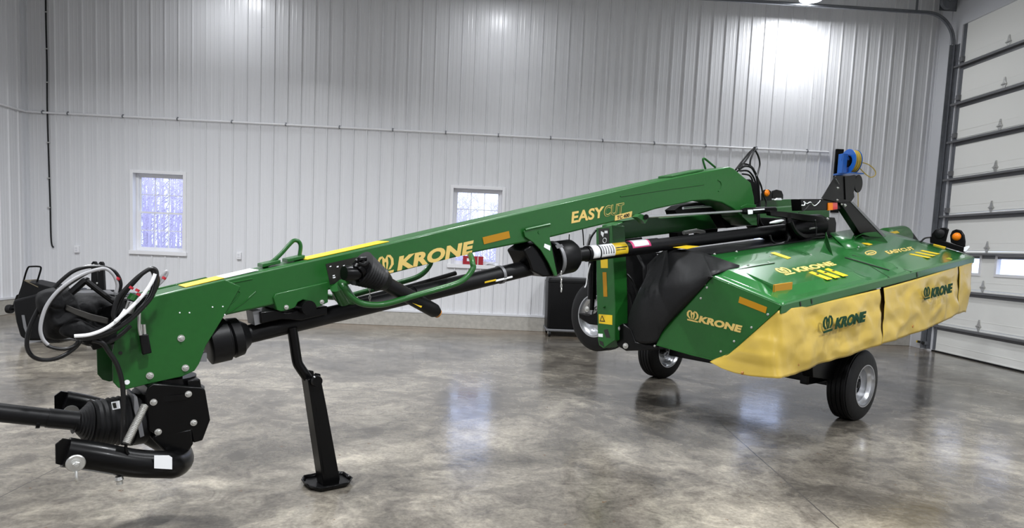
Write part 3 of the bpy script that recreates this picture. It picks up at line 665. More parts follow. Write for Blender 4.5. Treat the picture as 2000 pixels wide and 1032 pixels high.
MB().lathe(pa, pb_, sum([[(k/n, .0155), ((k+.5)/n, .019)] for k in range(n)], [])+[(1, .012)], 14).build('return_spring', 'steel', mower)
MB().tube([pb_, pb_-EZ*.03, pb_-EZ*.05+E1*.01], .007, 6).build('spring_hook', 'black', mower)
MB().lathe(P(232, 931, t=3.45), P(234, 946, t=3.45), [(0, .016), (.4, .02), (.6, .014), (1, .015)], 10).build('hitch_pin', 'steel', mower)
# ---- parking jack
jack = MB().tube(pt(3.72, [(570, 640), (574, 665), (580, 705), (586, 718), (600, 738)]), .029, 12, 3).build('jack_arm', 'black', mower)
leg = MB()
LN = [(609, 738), (616, 729), (626, 731), (628, 745), (637, 790), (664, 936), (662, 948), (633, 948), (617, 800), (607, 752)]
leg.prism(pt(3.66, LN), E2*.010); leg.prism(pt(3.66, [(601, 742), (609, 740), (637, 946), (632, 950)]), E2*.10); 
leg.prism([v+E2*.10 for v in pt(3.66, LN)], E2*.010)
leg.build('jack_leg', 'black', mower, bevel=.003)
a = P(617, 744, t=3.65); MB().lathe(a-E2*.025, a+E2*.14, [(0, .020), (0, .030), (.1, .034), (.12, .018), (1, .018)], 18).build('jack_pin', 'black', jack)
fc = V(1.645, 3.72, 0); ft = []
for s_, t_ in ((-.13, -.05), (-.09, -.11), (.08, -.11), (.14, -.05), (.14, .06), (.08, .12), (-.09, .12), (-.13, .06)): ft.append(fc+E1*s_*.9+E2*t_)
MB().prism([v+EZ*.003 for v in ft], EZ*.012).build('jack_foot', 'black', mower, bevel=.003)
b = MB()
for i in range(8):
    a, c = ft[i], ft[(i+1) % 8]; o1 = (a-fc)*.12; o2 = (c-fc)*.12; b.add([a+EZ*.006, c+EZ*.006, c+o2+EZ*.032, a+o1+EZ*.032], [(0, 1, 2, 3)])
b.build('foot_rim', 'black', mower, solid=.006)
# ---- main drive shaft with guards
a, c = P(403, 671, t=3.76), P(455, 660, t=3.76); MB().lathe(a, c, [(0, .05), (0, .10), (.06, .118), (.75, .118), (.8, .10), (1, .095)], 36).build('joint_guard', 'plastic', mower)
a, c = P(447, 662, t=3.76), P(484, 653, t=3.76); MB().lathe(a, c, [(0, .10), (.1, .112), (.55, .105), (.7, .085), (1, .062)], 32).build('guard_collar', 'plastic', mower)
MB().prism(pt(3.65, [(388, 692), (404, 690), (404, 707), (386, 707)]), E2*.05).build('joint_yoke', 'galvd', mower)
a, c = P(478, 655, t=3.76), P(1052, 519, t=3.76)
shaft = MB().lathe(a, c, [(0, .052), (.5, .052), (.5, .06), (1, .06)], 28).build('drive_shaft_tube', 'plastic', mower)
a_, c_2 = P(925, 549, t=3.7), P(928, 548.3, t=3.7); d = (c-a).normalized(); m_ = a+(c-a)*.83
MB().lathe(m_-d*.012, m_+d*.012, [(0, .062), (0, .066), (1, .066), (1, .062)], 24).build('shaft_band', 'galvd', shaft)
for x0, y0, x1, y1, mm in ((946, 552, 968, 547, 'yellow'), (968, 549, 1000, 541, 'white')):
    MB().tube([P(x0, y0, t=3.705), P(x1, y1, t=3.705)], .008, 6, 0).build('shaft_label', mm, shaft)
# rear bearing bracket under the tongue
MB().prism(pt(T0+.01, [(1024, 488), (1038, 478), (1075, 470), (1092, 520), (1083, 540), (1062, 541), (1040, 530), (1034, 512), (1024, 492)]), E2*.2).build('bearing_housing', 'black', mower, bevel=.01)
fin = MB().prism(pt(T0-.02, [(1023, 452), (1030, 448), (1068, 440), (1076, 438), (1078, 452), (1074, 465), (1080, 495), (1089, 538), (1084, 540), (1072, 514), (1057, 489), (1042, 474), (1026, 463)]), E2*.014).build('hanger_plate', 'green', mower, bevel=.003)
MB().prism([v+E2*.25 for v in pt(T0-.02, [(1023, 452), (1030, 448), (1068, 440), (1076, 438), (1078, 452), (1074, 465), (1080, 495), (1089, 538), (1084, 540), (1072, 514), (1057, 489), (1042, 474), (1026, 463)])], E2*.014).build('hanger_plate', 'green', mower, bevel=.003)
MB().tube(pt(T0-.022, [(1026, 449.5), (1035, 447), (1062, 441), (1074, 438.5)]), .009, 8).build('weld_bead', 'green', fin)
quad([(1063.5, 476), (1075, 480.5), (1074, 490), (1062, 483)], tp(T0-.021), 'white', fin, 'label', .002)
MB().cyl(P(1053, 454, t=T0-.02), P(1053, 454, t=T0-.02)-E2*.004, .012, 14).build('grease_hole', 'green', fin)
a, c = P(1081, 506, t=3.74), P(1122, 499, t=3.74)
g2 = MB().lathe(a, c, [(0, .06), (0, .125), (.06, .132), (.75, .13), (.9, .108), (1.0, .075)], 36).build('joint_guard', 'plastic', mower)
MB().lathe(a-d*.02, a+d*.008, [(0, .126), (0, .137), (1, .137), (1, .126)], 36, cap=False).build('guard_ring', 'galvd', g2)
quad([(1084, 480), (1097, 477), (1101, 483), (1088, 486)], tp(3.615), 'galvd', g2, 'label', .002)
b = MB()
for k in range(5): a = P(1096+k*.1, 533+k*8.5, t=3.64); b.tube([a+E1*.006*math.cos(w)*(1 if k % 2 else .3)+E2*.006*math.cos(w)*(0 if k % 2 else 1)+EZ*.016*math.sin(w) for w in [i*math.pi/5 for i in range(10)]], .003, 5, 0, True)
b.build('chain', 'steel', mower)
b = MB()
for k in range(5): a = P(722+k*.1, 556+k*8.5, t=3.60); b.tube([a+E1*.006*math.cos(w)*(1 if k % 2 else .3)+E2*.006*math.cos(w)*(0 if k % 2 else 1)+EZ*.013*math.sin(w) for w in [i*math.pi/5 for i in range(10)]], .0025, 5, 0, True)
b.build('chain', 'steel', mower)
# second shaft up to the head gearbox
a, c = P(1116, 500, t=3.74), P(1545, 446.5, t=3.62)
sh2 = MB().lathe(a, c, [(0, .055), (.05, .055), (.05, .063), (.32, .063), (.32, .056), (.97, .056), (1, .05)], 28).build('drive_shaft_tube', 'plastic', mower)
dd = (c-a).normalized(); pv = dd.cross(EZ).normalized(); upn = pv.cross(dd)
def wrap(u0, u1, a0, a1, m_, R=.0645, name='shaft_label'):
    rows = []
    for i in range(2):
        uu = a+(c-a)*(u0 if i == 0 else u1); rows.append([uu+(pv*math.cos(w)+upn*math.sin(w))*R for w in [math.radians(a0+(a1-a0)*k/10) for k in range(11)]])
    return MB().grid(rows).build(name, m_, sh2, solid=.001)
wrap(.0586, .083, -35, 90, 'white'); wrap(.088, .137, -35, 75, 'white'); wrap(.137, .185, -30, 75, 'yellow'); wrap(.202, .275, 5, 100, 'pink'); wrap(.21, .268, 14, 90, 'white', .0655); wrap(.140, .182, 20, 28, 'dark', .0655); wrap(.140, .175, 5, 10, 'dark', .0655)
for k in range(5): wrap(.092+.009*k, .096+.009*k, -10, 50, 'galvd', .0655)
# ---- spare stub shaft hung on the near side
Y0, Y1 = P(684, 534, t=3.47), P(852, 609, t=3.47)
d3 = (Y1-Y0); Lr = d3.length
stub = MB().lathe(P(748, 551, t=3.52), P(855, 611, t=3.57), [(0, .045), (.8, .045), (.93, .045), (1, .030)], 24).build('stub_shaft', 'plastic', mower)
a1, a2 = P(703, 524, t=3.50), P(755, 553, t=3.52); pr_ = [(0, .06)]
for k in range(7): pr_ += [(.02+.1*k, .106-.005*k), (.07+.1*k, .094-.005*k)]
pr_ += [(.75, .072), (1, .05)]
MB().lathe(a1, a2, pr_, 32).build('stub_bellows', 'rubber', stub)
b = MB(); yk = P(683, 534, t=3.46); b.lathe(yk-E1*.035, yk+E1*.05+E2*.01, [(0, .022), (0, .04), (.3, .045), (1, .045)], 20)
b.lathe(yk+E1*.04, P(708, 523, t=3.48), [(0, .05), (.3, .06), (.6, .05), (1, .062)], 18); b.tube([yk+E1*.03+EZ*.05, P(700, 508, t=3.45), P(714, 506, t=3.46)], .014, 8); b.tube([yk+E1*.08-EZ*.05, P(704, 547, t=3.45), P(716, 545, t=3.46)], .014, 8)
b.tube([P(700, 515, t=3.42), P(712, 518, t=3.41), P(721, 513, t=3.41)], .009, 8); b.build('stub_yoke', 'black', stub)
MB().cyl(P(849, 608, t=3.565), P(856, 613, t=3.57), .03, 16).build('stub_end', 'brown', stub)
quad([(797, 583), (824, 598), (822, 601.5), (794, 586)], tp(3.515), 'yellow', stub, 'label', .003)
MB().prism(pt(3.5, [(757, 562), (764, 558), (779, 569), (775, 573)]), E2*.1).build('stub_clip', 'galvd', stub)
# ---- green guard rails
RL = [(672, 560), (676, 570), (690, 584), (708, 593.5), (733, 596), (758, 593), (796, 582), (840, 569.5), (880, 558), (900, 550), (914, 539), (924, 524), (924, 512)]
RL = [P(664, 553, t=3.66), P(668, 556, t=3.58)] + [P(x, y, t=3.50) for x, y in RL[:-1]] + [P(923, 515, t=3.51), P(922, 508, t=3.55), P(920, 502, t=3.60), P(918, 497, t=3.67)]
MB().tube(RL, .0185, 14, 5).build('guard_rail', 'green', mower)
MB().tube([v+E2*(7.52-2*v.dot(E2)) for v in RL], .0185, 14, 5).build('guard_rail', 'green', mower)
MB().tube([P(700, 585, t=3.98), P(800, 560, t=3.98), P(890, 534, t=3.98)], .016, 8).build('support_bar', 'plastic', mower)
MB().lathe(P(660, 558, t=3.62), P(676, 585, t=3.66), [(0, .05), (1, .055)], 20).build('rail_pivot', 'green', mower)
MB().tube([P(674, 557, t=3.75)+EZ*.05, P(660, 570, t=3.75), P(664, 583, t=3.75), P(690, 592, t=3.75)], .03, 12).build('rail_bracket', 'green', mower)
# ---- hose hoops on top of the tongue
MB().tube([P(512, 520, t=3.76), P(524, 517, t=3.76), P(545, 500, t=3.76), P(567, 476, t=3.76), P(575, 470, t=3.76), P(583, 472, t=3.76), P(587, 480, t=3.76), P(586, 493, t=3.76), P(583, 506, t=3.76), P(575, 511, t=3.76)], .0115, 10).build('hose_hoop', 'green', mower)
for x, y in ((513, 523), (562, 513)):
    a = P(x, y, t=3.72); MB().box(a, E1*.10+EZ*.025, E2*.09, EZ*.02).build('hoop_foot', 'green', mower, bevel=.003)
MB().tube(pt(3.78, [(1378, 330), (1373, 313), (1375, 310), (1379, 312), (1397, 327)]), .010, 8, 3).build('hose_hoop', 'green', mower)
b = MB(); b.box(P(1312, 347, t=3.68), (P(1375, 334, t=3.68)-P(1312, 347, t=3.68)), E2*.15, EZ*.018); b.build('hoop_base', 'green', mower, bevel=.004)
MB().prism(pt(3.68, [(1178, 382), (1190, 379), (1192, 386), (1180, 388)]), E2*.05).build('rubber_stop', 'black', mower)
# ---- lettering on the tongue
F = tp(T0-.0006)
lettering('KRONE', *frame3(F, (775.4, 530), (921, 496), (780, 501)), 'tan', beam, offset=.05)
shape(CROWN, *frame3(F, (738, 540), (770, 531.5), (735, 503)), 'tan', beam)
quad([(942, 464), (993.5, 451.5), (996, 465), (945, 477.5)], F, 'orange', beam, 'reflector', .003)
O, U, Wv = frame3(F, (1115.5, 437), (1215.5, 417.5), (1117.5, 414))
me = text_mesh('EASYCUT', .0); bd = (min(v.co.x for v in me.vertices), max(v.co.x for v in me.vertices), min(v.co.y for v in me.vertices), max(v.co.y for v in me.vertices))
lettering('EASY', O, U*.61, Wv, 'tan', beam, offset=.03)
lettering('CUT', O+U*.615, U*.40, Wv, 'tan', beam, offset=.035, th=.0015); lettering('CUT', O+U*.625+Wv*.04, U*.38, Wv*.92, 'green', beam, offset=-.003, th=.0035)
tc_ = quad([(1201, 421), (1234.6, 412.6), (1233, 424), (1200.5, 431.5)], F, 'tan', beam, 'model_plate', .002)
lettering('TC 400', *frame3(tp(T0-.003), (1205, 429), (1229, 423.5), (1205.5, 421.8)), 'dark', beam, offset=.02)
bp_ = quad([(636, 516), (712, 499), (712, 541), (644.5, 556)], F, 'dark', beam, 'instruction_plate', .002)
rr = random.Random(2); b = MB()
for k in range(16):
    x = rr.uniform(642, 690); y = rr.uniform(520, 546)-(x-642)*.2; w_ = rr.uniform(2, 5); q_ = [tp(T0-.0036)(*g) for g in ((x, y), (x+w_, y-1), (x+w_, y+rr.uniform(.6, 1.6)), (x, y+rr.uniform(1, 3)))]; b.prism(q_, -E2*.001)
b.build('pictograms', 'white', beam)

# ---- frame beam and post behind the tongue
cross = MB().prism(pt(4.12, [(1200, 440), (1222, 431), (1300, 425), (1400, 417), (1484, 409), (1560, 402), (1560, 430), (1484, 439), (1413, 446), (1324, 455), (1205, 469)]), E2*.16).build('frame_beam', 'green', mower, bevel=.01)
b = MB().prism(pt(4.11, [(1218, 432), (1262, 424), (1290, 423), (1276, 432)]), E2*.17); b.build('beam_cap', 'green', cross)
b = MB(); b.lathe(P(1206, 452, t=4.12), P(1206, 452, t=4.12)-E2*.01, [(0, .055), (0, .06), (1, .06), (1, .045)], 24, cap=False); b.build('beam_ring', 'green', cross)
post_px = [(1164, 446), (1195, 440), (1198, 508), (1201, 592), (1201, 665), (1178.5, 681), (1170, 675), (1167.5, 663), (1165, 560)]
post = MB().prism([P(x, y, s=4.4) for x, y in post_px], E1*.17).build('lift_post', 'green', mower, bevel=.005)
F = sp(4.3995)
pl = quad([(1169, 447), (1190, 446), (1190, 478), (1170, 478)], F, 'dark', post, 'instruction_plate')
quad([(1174, 452), (1180, 455), (1178, 464), (1174, 458)], sp(4.396), 'white', post, 'pictogram'); quad([(1181, 451), (1187, 451), (1187, 456), (1181, 456)], sp(4.396), 'white', post, 'pictogram')
b = MB(); cc = P(1181, 470, s=4.396); b.tube([cc+(E2*math.cos(w)+EZ*math.sin(w))*.022 for w in [i*math.pi/6 for i in range(12)]], .003, 5, 0, True); b.build('pictogram', 'white', post)
quad([(1173, 503), (1187, 503), (1187.5, 524), (1174, 524)], F, 'yellow', post, 'warning_sticker')
quad([(1177, 532), (1184.5, 532), (1186.5, 580), (1179, 580)], F, 'orange', post, 'reflector')
ws = quad([(1169.5, 614), (1196, 616), (1196, 635), (1170, 632)], F, 'yellow', post, 'warning_sticker')
b = MB(); b.prism([sp(4.396)(*q) for q in ((1176, 616), (1182, 629), (1171, 628))], -E1*.001); b.build('warning_triangle', 'dark', post)
b = MB(); b.prism([sp(4.394)(*q) for q in ((1176, 619.5), (1179.6, 627), (1173, 626.5))], -E1*.001); b.build('warning_triangle', 'yellow', post)
quad([(1168.5, 652), (1177.5, 652.5), (1177.5, 659), (1169, 658)], F, 'white', post, 'label')
b = MB(); b.prism([F(*q) for q in ((1179, 645), (1187, 643), (1192, 660), (1184, 660))], -E1*.001); b.prism([F(*q) for q in ((1170, 665), (1178, 668), (1180, 678), (1172, 673))], -E1*.001); b.build('slot', 'dark', post)
hexbolt(P(1180, 600, s=4.4), -E1, .014, post, 'green')
for q in ((1206, 642), (1222, 676)): hexbolt(P(*q, s=4.45), -E1-E2*.3, .026, mower)
hexbolt(P(1147, 604, s=4.5), -E1, .028, mower)
# hydraulic cylinder and lifting linkage by the raised wheel
MB().lathe(P(1158, 488, s=4.5), P(1156, 585, s=4.5), [(0, .04), (1, .04)], 18).build('hydraulic_cylinder', 'black', mower)
MB().lathe(P(1157, 583, s=4.5), P(1156, 606, s=4.5), [(0, .022), (1, .022)], 12).build('cylinder_rod', 'black', mower)
MB().prism([P(x, y, s=4.52) for x, y in ((1129, 612), (1150, 616), (1168, 610), (1168, 636), (1150, 634), (1131, 622))], E1*.08).build('wheel_arm', 'black', mower, bevel=.01)
MB().prism([P(x, y, s=4.46) for x, y in ((1200, 640), (1216, 632), (1232, 645), (1240, 668), (1260, 672), (1285, 676), (1285, 684), (1222, 686), (1205, 676))], E1*.16).build('pivot_bracket', 'black', mower, bevel=.008)
MB().prism([P(x, y, s=4.75) for x, y in ((1196, 500), (1236, 480), (1258, 520), (1262, 672), (1220, 672), (1212, 600))], E1*.3).build('conditioner_end', 'plastic', mower, bevel=.02)
MB().tube([P(1205, 520, s=4.6), P(1236, 550, s=4.6), P(1250, 600, s=4.6)], .012, 8).build('brake_line', 'black', mower)
MB().tube([P(1200, 545, s=4.58), P(1228, 570, s=4.58), P(1240, 620, s=4.58)], .012, 8).build('brake_line', 'black', mower)

# ---- wheels
def wheel(c, ax, R, w, name='wheel', arm=None):
    ax = ax.normalized()   # outward
    pr = [(0, .56), (.0, .60), (.02, .72), (.05, .84), (.09, .93), (.14, .975)]
    for k in range(4):
        u0 = .15+.175*k; pr += [(u0, .985), (u0+.01, 1.0), (u0+.135, 1.0), (u0+.145, .985), (u0+.147, .965), (u0+.172, .965)]
    pr += [(.86, .975), (.91, .93), (.95, .84), (.98, .72), (1, .60), (1, .56)]
    p0 = c-ax*w/2; p1 = c+ax*w/2
    ty = MB().lathe(p0, p1, [(q, r_*R) for q, r_ in pr], 64, cap=False).build(name, 'rubber', mower, angle=30)
    rm = MB().lathe(p0+ax*w*.04, p1-ax*w*.0, [(0, .60*R), (.0, .57*R), (.1, .54*R), (.3, .47*R), (.6, .47*R), (.62, .30*R), (.56, .2*R), (.56, .0)][:6]+[(.50, .46*R), (.50, .12*R)], 48, cap=False).build('rim', 'rim', ty, solid=.006)
    b = MB(); b.lathe(c-ax*.0, p1, [(0, .57*R), (0, .46*R), (.55, .47*R), (.75, .54*R), (.95, .565*R), (1.02, .60*R), (1.02, .57*R), (.8, .545*R)], 48, cap=False); b.build('rim_flange', 'rim', ty)
    b = MB(); q0 = c-ax*w*.2; b.lathe(q0, q0+ax*.05, [(0, .46*R), (.5, .44*R), (.9, .34*R), (1, .18*R), (1, .0)], 48, cap=False); b.build('wheel_disc', 'rim', ty)
    b = MB(); b.lathe(q0+ax*.05, q0+ax*.11, [(0, .16*R), (.3, .16*R), (.35, .10*R), (.9, .09*R), (1, .05*R)], 20); b.build('hub', 'black', ty)
    x = ax.orthogonal().normalized(); y = ax.cross(x)
    for k in range(6):
        w_ = k*math.pi/3; hexbolt(q0+ax*.045+(x*math.cos(w_)+y*math.sin(w_))*.24*R, ax, .013, ty, name='wheel_nut', length=.03)
    return ty
TR = .335
wheel(V(6.45, 2.77, TR), -E2, TR, .235)
wheel(V(6.42, 5.0, TR), -E2, TR, .235)
MB().sb(6.38, 6.50, 2.90, 4.86, TR-.05, TR+.05).build('axle', 'black', mower, bevel=.01)
MB().sb(5.85, 6.42, 2.90, 2.98, TR+.02, TR+.22).build('axle_arm', 'black', mower, bevel=.01)
MB().prism([P(x, y, t=2.80) for x, y in ((1586, 704), (1640, 690), (1640, 745), (1588, 738))], E2*.10).build('axle_bracket', 'black', mower, bevel=.005)
c3 = P(1174, 617, s=4.78)
wheel(c3, -E1, .345, .215)
wheel(V(8.0, 4.45, 1.25), -E1, .345, .215)
# ---- mower deck
S0, S1 = 4.46, 8.36
def dk(s, t, dz=0.): return V(s, t, deckz(s, t)+dz)
cover = MB(); rows = []
for i in range(40):
    s = S0+(S1-S0)*i/39; row = []
    tm = min(3.42, 3.035+(s-S0)*1.0)
    for j, t in enumerate([2.45, 2.47, 2.52, 2.62, 2.8, 3.0, 3.15, 3.3, 3.42]):
        dz = 0.0; t = min(t, tm+.0005*j)
        if j == 0: dz = -.012
        if 3 <= j <= 6 and 4.62 < s < 6.0: dz = .028
        if 3 <= j <= 7 and 6.6 < s < 8.2: dz = .02
        row.append(dk(s, t, dz))
    rows.append(row)
cover.grid(rows); cv = cover.build('deck_cover', 'green2', mower, solid=.006, angle=12)
lip = MB(); a = dk(S0, 2.448, -.006); c = dk(S1, 2.448, -.006); lip.box(a, c-a, E2*.012, -EZ*.055); lip.box(a-EZ*.055, c-a, E2*.03, -EZ*.004)
lip.build('cover_lip', 'green', mower, bevel=.004)
MB().prism([dk(S0+.0, 2.45, -.006), dk(S0, 3.03, -.006), dk(S0, 3.03, -.04), dk(S0, 2.45, -.05)], E1*.008).build('cover_end_lip', 'green', mower)
# end panel facing the hitch
EP = [(1391, 541), (1526, 597), (1519, 606), (1440, 676), (1424, 692), (1413, 699), (1395, 703), (1350, 693), (1282, 674), (1285, 665), (1292, 644)]
ep = MB().prism([P(x, y, s=S0-.012) for x, y in EP], E1*.012).build('end_panel', 'green', mower, bevel=.003)
F = sp(S0-.0126)
lettering('KRONE', *frame3(F, (1364, 630), (1446, 650.5), (1368, 617)), 'tan', ep, offset=.055)
shape(CROWN, *frame3(F, (1341.5, 625.5), (1364, 631), (1342, 604.5)), 'tan', ep)
quad([(1445, 579.5), (1498.5, 600.5), (1495.5, 612.5), (1442.5, 591.5)], F, 'orange', ep, 'reflector', .003)
for q in ((1381, 562), (1369, 583), (1315, 617), (1500, 614.5), (1468, 640), (1434, 667), (1408, 687), (1279, 676), (1377, 556)): hexbolt(P(*q, s=S0-.012), -E1, .009, ep, 'steel', .01)
MB().tube([P(x, y, s=S0-.014) for x, y in ((1282, 674), (1350, 693.5), (1392, 703.5), (1410, 700), (1424, 692), (1518, 607))], .005, 6, 0).build('panel_edge', 'green', ep)
# far end panel
MB().prism([V(S1, 2.46, 1.56), V(S1, 3.4, 1.83), V(S1, 3.5, 1.3), V(S1, 2.95, 1.1)], -E1*.012).build('end_panel', 'green', mower, bevel=.003)
# cutterbar body and frame under the cover
MB().prism([V(S0+.1, 2.95, .68), V(S1-.1, 2.95, 1.12), V(S1-.1, 2.95, 1.20), V(S0+.1, 2.95, .76)], E2*.35).build('cutter_bar', 'black', mower, bevel=.01)
MB().prism([V(S0+.3, 3.3, .78), V(S1-.3, 3.3, 1.2), V(S1-.3, 3.3, 1.74), V(S0+.3, 3.3, 1.33)], E2*.55).build('conditioner_body', 'plastic', mower, bevel=.02)
# flat black hood behind the cover
hood = MB().prism([dk(4.95, 3.40, .004), dk(7.25, 3.40, .004), V(7.25, 4.0, deckz(7.25, 3.4)-.01), V(4.95, 4.0, deckz(4.95, 3.4)-.01)], EZ*.012).build('rear_hood', 'plastic', mower)
quad([(1314, 487), (1340, 483), (1366, 484.5), (1342, 490)], lambda x, y: PD(x, y)+EZ*.014, 'yellow', hood, 'sticker')
# ---- black rubber apron over the rear corner
hA = [PD(1444, 528, .036), PD(1420, 519.5, .036), PD(1396, 511, .036), PD(1373, 502.5, .036)]
hB = [PD(1443, 530.5, .034), PD(1425, 534, .03), PD(1408, 537.5, .024), PD(1390, 541.5, .012)]
rows = [hA[3:]+[P(1335, 489, t=3.62), P(1305, 487, t=3.72), P(1283, 500, t=3.82), P(1264, 518, t=3.88)],
        hB[3:]+[P(1355, 531, s=4.55), P(1318, 524, s=4.58), P(1288, 530, s=4.6), P(1262, 540, s=4.62)],
        [P(1388, 544, s=4.44), P(1350, 560, s=4.42), P(1305, 562, s=4.42), P(1270, 568, s=4.44), P(1245, 575, s=4.5)],
        [P(1340, 597, s=4.44), P(1318, 606, s=4.40), P(1288, 612, s=4.40), P(1254, 618, s=4.43), P(1228, 620, s=4.5)],
        [P(1293, 645, s=4.44), P(1288, 656, s=4.44), P(1280, 669, s=4.44), P(1252, 671, s=4.46), P(1224, 664, s=4.5)]]
def cr(rows, n):      # Catmull-Rom between rows
    out = []
    for i in range(len(rows)-1):
        g = lambda k: rows[max(0, min(len(rows)-1, k))]
        for k in range(n):
            u = k/n; out.append([.5*((2*b)+(c-a)*u+(2*a-5*b+4*c-d)*u*u+(3*b-a-3*c+d)*u*u*u) for a, b, c, d in zip(g(i-1), g(i), g(i+1), g(i+2))])
    out.append(rows[-1]); return out
g = cr(rows, 6); g = list(map(list, zip(*cr(list(map(list, zip(*g))), 6))))
b = MB(); b.grid(g); b.grid([[a.lerp(c, k/5) for a, c in zip(hA, hB)] for k in range(6)])
b.build('rubber_apron', 'rubber', mower, solid=.008, angle=50)
# ---- things on the deck cover
wedge = MB(); a = PD(1441, 531, .004); b1 = PD(1512, 576, .004); c1_ = PD(1547, 570, .004); d1 = PD(1545, 540, .004)
MB().prism([PD(1443, 531, .002), PD(1512, 577, .002), PD(1547, 571, .002), PD(1530, 545, .002), PD(1500, 532, .002)], EZ*.012).build('corner_step', 'green2', mower, bevel=.003)
rb = MB().prism([PD(1512, 576), PD(1547, 570.5), PD(1547, 570.5)+EZ*.075, PD(1512, 576)+EZ*.075], E2*.015+E1*.0).build('side_reflector', 'orange', mower, bevel=.003)
MB().prism([PD(1505, 570), PD(1512, 576), PD(1512, 576)+EZ*.07, PD(1441, 531)+EZ*.02], E2*.006).build('reflector_bracket', 'green2', mower)
MB().prism([PD(1520, 577.5), PD(1538, 574.5), PD(1538, 574.5)+EZ*.012, PD(1520, 577.5)+EZ*.012], E2*.02).build('reflector_foot', 'black', mower)
def pdl(l): return lambda x, y: PD(x, y, l)
F = pdl(.032)
lettering('KRONE', *frame3(F, (1560, 540), (1634, 525), (1546, 532.5)), 'tan', cv, offset=.04, th=.003)
shape(CROWN, *frame3(F, (1534, 546), (1555, 541.5), (1508, 533)), 'tan', cv)
for k in range(3): quad([(1579+15.5*k, 540.5-3.4*k), (1585.5+15.5*k, 538.5-3.4*k), (1625+15.5*k, 553-3.4*k), (1615+15.5*k, 555-3.4*k)], F, 'yellow', cv, 'warning_sticker', .003)
for k in range(3): quad([(1592+15.5*k, 544-3.4*k), (1596+15.5*k, 543-3.4*k), (1600+15.5*k, 544.6-3.4*k), (1596.5+15.5*k, 545.6-3.4*k)], pdl(.036), 'dark', cv, 'sticker_print', .001)
quad([(1504, 501.7), (1512, 500), (1544.5, 511), (1538, 513.5)], F, 'yellow', cv, 'warning_sticker', .003)
quad([(1669, 477.5), (1676, 476), (1704, 483.5), (1697, 485.5)], pdl(.03), 'yellow', cv, 'warning_sticker', .003)
F = pdl(.024)
for k in range(3): quad([(1775+11*k, 501.5-3.4*k), (1779+11*k, 500.5-3.4*k), (1818+9*k, 508-3.6*k), (1812+9*k, 509.3-3.6*k)], F, 'yellow', cv, 'warning_sticker', .003)
lettering('EASYCUT', *frame3(F, (1736, 501.5), (1788, 492), (1727, 496)), 'tan', cv, offset=.02, th=.003)
b = MB(); cc = PD(1700, 499, .024); b.tube([cc+(PD(1710, 497.5, .024)-cc)*math.cos(w)+(PD(1703, 502.5, .024)-cc)*math.sin(w) for w in [i*math.pi/8 for i in range(16)]], .006, 6, 0, True); b.prism([PD(1694, 500, .022), PD(1706, 497.8, .022), PD(1706.5, 499, .022), PD(1694.5, 501.2, .022)], EZ*.004); b.build('round_badge', 'tan', cv)
b = MB(); cc = PD(1849, 505, .002); b.lathe(cc, cc+DN.normalized()*.004, [(0, .05), (1, .05)], 20); b.build('round_sticker', mat('olive_sticker', '#8f8f20', .5), cv)
for x0, y0, x1, y1 in ((1650, 505, 1737, 530), (1664, 500.5, 1753, 526)): MB().tube([PD(x0, y0, .008), PD(x1, y1, .008)], .006, 6, 0).build('cover_slot', 'dark', cv)
for x0, y0, x1, y1 in ((1690, 515, 1737, 543), (1718, 512, 1782, 532)): MB().tube([PD(x0, y0, .004), PD(x1, y1, .003)], .003, 6, 0).build('panel_gap', 'dark', cv)
for q in ((1395, 504), (1438, 499), (1500, 520), (1583, 505), (1504, 508), (1676, 489), (1461, 526)): hexbolt(PD(*q, .03), DN, .012, cv, 'steel', .008)
MB().tube([PD(1442, 534, .03), PD(1475, 528, .034), PD(1512, 522, .034)], .004, 6, 0).build('panel_gap', 'dark', cv)
for x0, y0 in ((1562, 594), (1584, 589), (1790, 537)):
    MB().prism([P(x0, y0-4, t=2.446), P(x0+2, y0-5, t=2.446), P(x0+3, y0+4, t=2.446), P(x0+1, y0+5, t=2.446)], -E2*.002).build('hinge_gap', 'dark', cv)
# front fins
MB().prism([PD(1610, 478, .0), PD(1612, 477, 0)+EZ*.12, PD(1628, 502)+EZ*.0], E2*.008+E1*.004).build('deck_fin', 'green', mower, bevel=.002)
MB().prism([PD(1630, 477, .0), PD(1622, 466, .02)+EZ*.03, PD(1660, 497, 0)], E1*.01+EZ*.01).build('deck_fin', 'green', mower)
MB().add([PD(1620, 467, .06), PD(1663, 463, .08), PD(1703, 484, .02), PD(1660, 496, .01)], [(0, 1, 2, 3)]).build('deck_ramp', 'green2', mower, solid=.01)
MB().prism([PD(1668, 466, .03), P(1672, 464, t=3.15), P(1690, 455, t=3.15), P(1712, 453, t=3.15), P(1726, 464, t=3.10), P(1740, 480, t=3.02), PD(1735, 481, .01), PD(1700, 475, .01)], E2*.012).build('arm_bracket', 'green', mower)
# ---- black sign arm and board
TS = 3.2
MB().prism(pt(TS, [(1641, 396), (1664, 394), (1735, 466), (1728, 473), (1681, 458)]), E2*.07).build('sign_arm', 'black', mower, bevel=.004)
MB().prism(pt(TS-.005, [(1661, 394), (1666, 394), (1737, 468), (1732, 470)]), E2*.01).build('arm_edge', 'galvd', mower)
sg = MB().prism(pt(TS, [(1605, 388), (1631, 345), (1634, 343.5), (1663, 343), (1669, 385), (1663, 394), (1640, 396)]), E2*.008).build('sign_plate', 'black', mower, bevel=.002)
a = P(1675, 359, t=TS+.02); MB().lathe(a-E2*.012, a+E2*.005, [(0, .088), (.2, .092), (.8, .092), (1, .088)], 40).build('speed_disc', 'black', sg)
MB().prism(pt(TS-.01, [(1650, 345), (1668, 342), (1672, 343), (1668, 375), (1652, 390)]), E2*.02).build('sign_fold', 'black', sg)
for q in ((1635.5, 367.5), (1634.5, 391)): hexbolt(P(*q, t=TS), -E2, .011, sg)
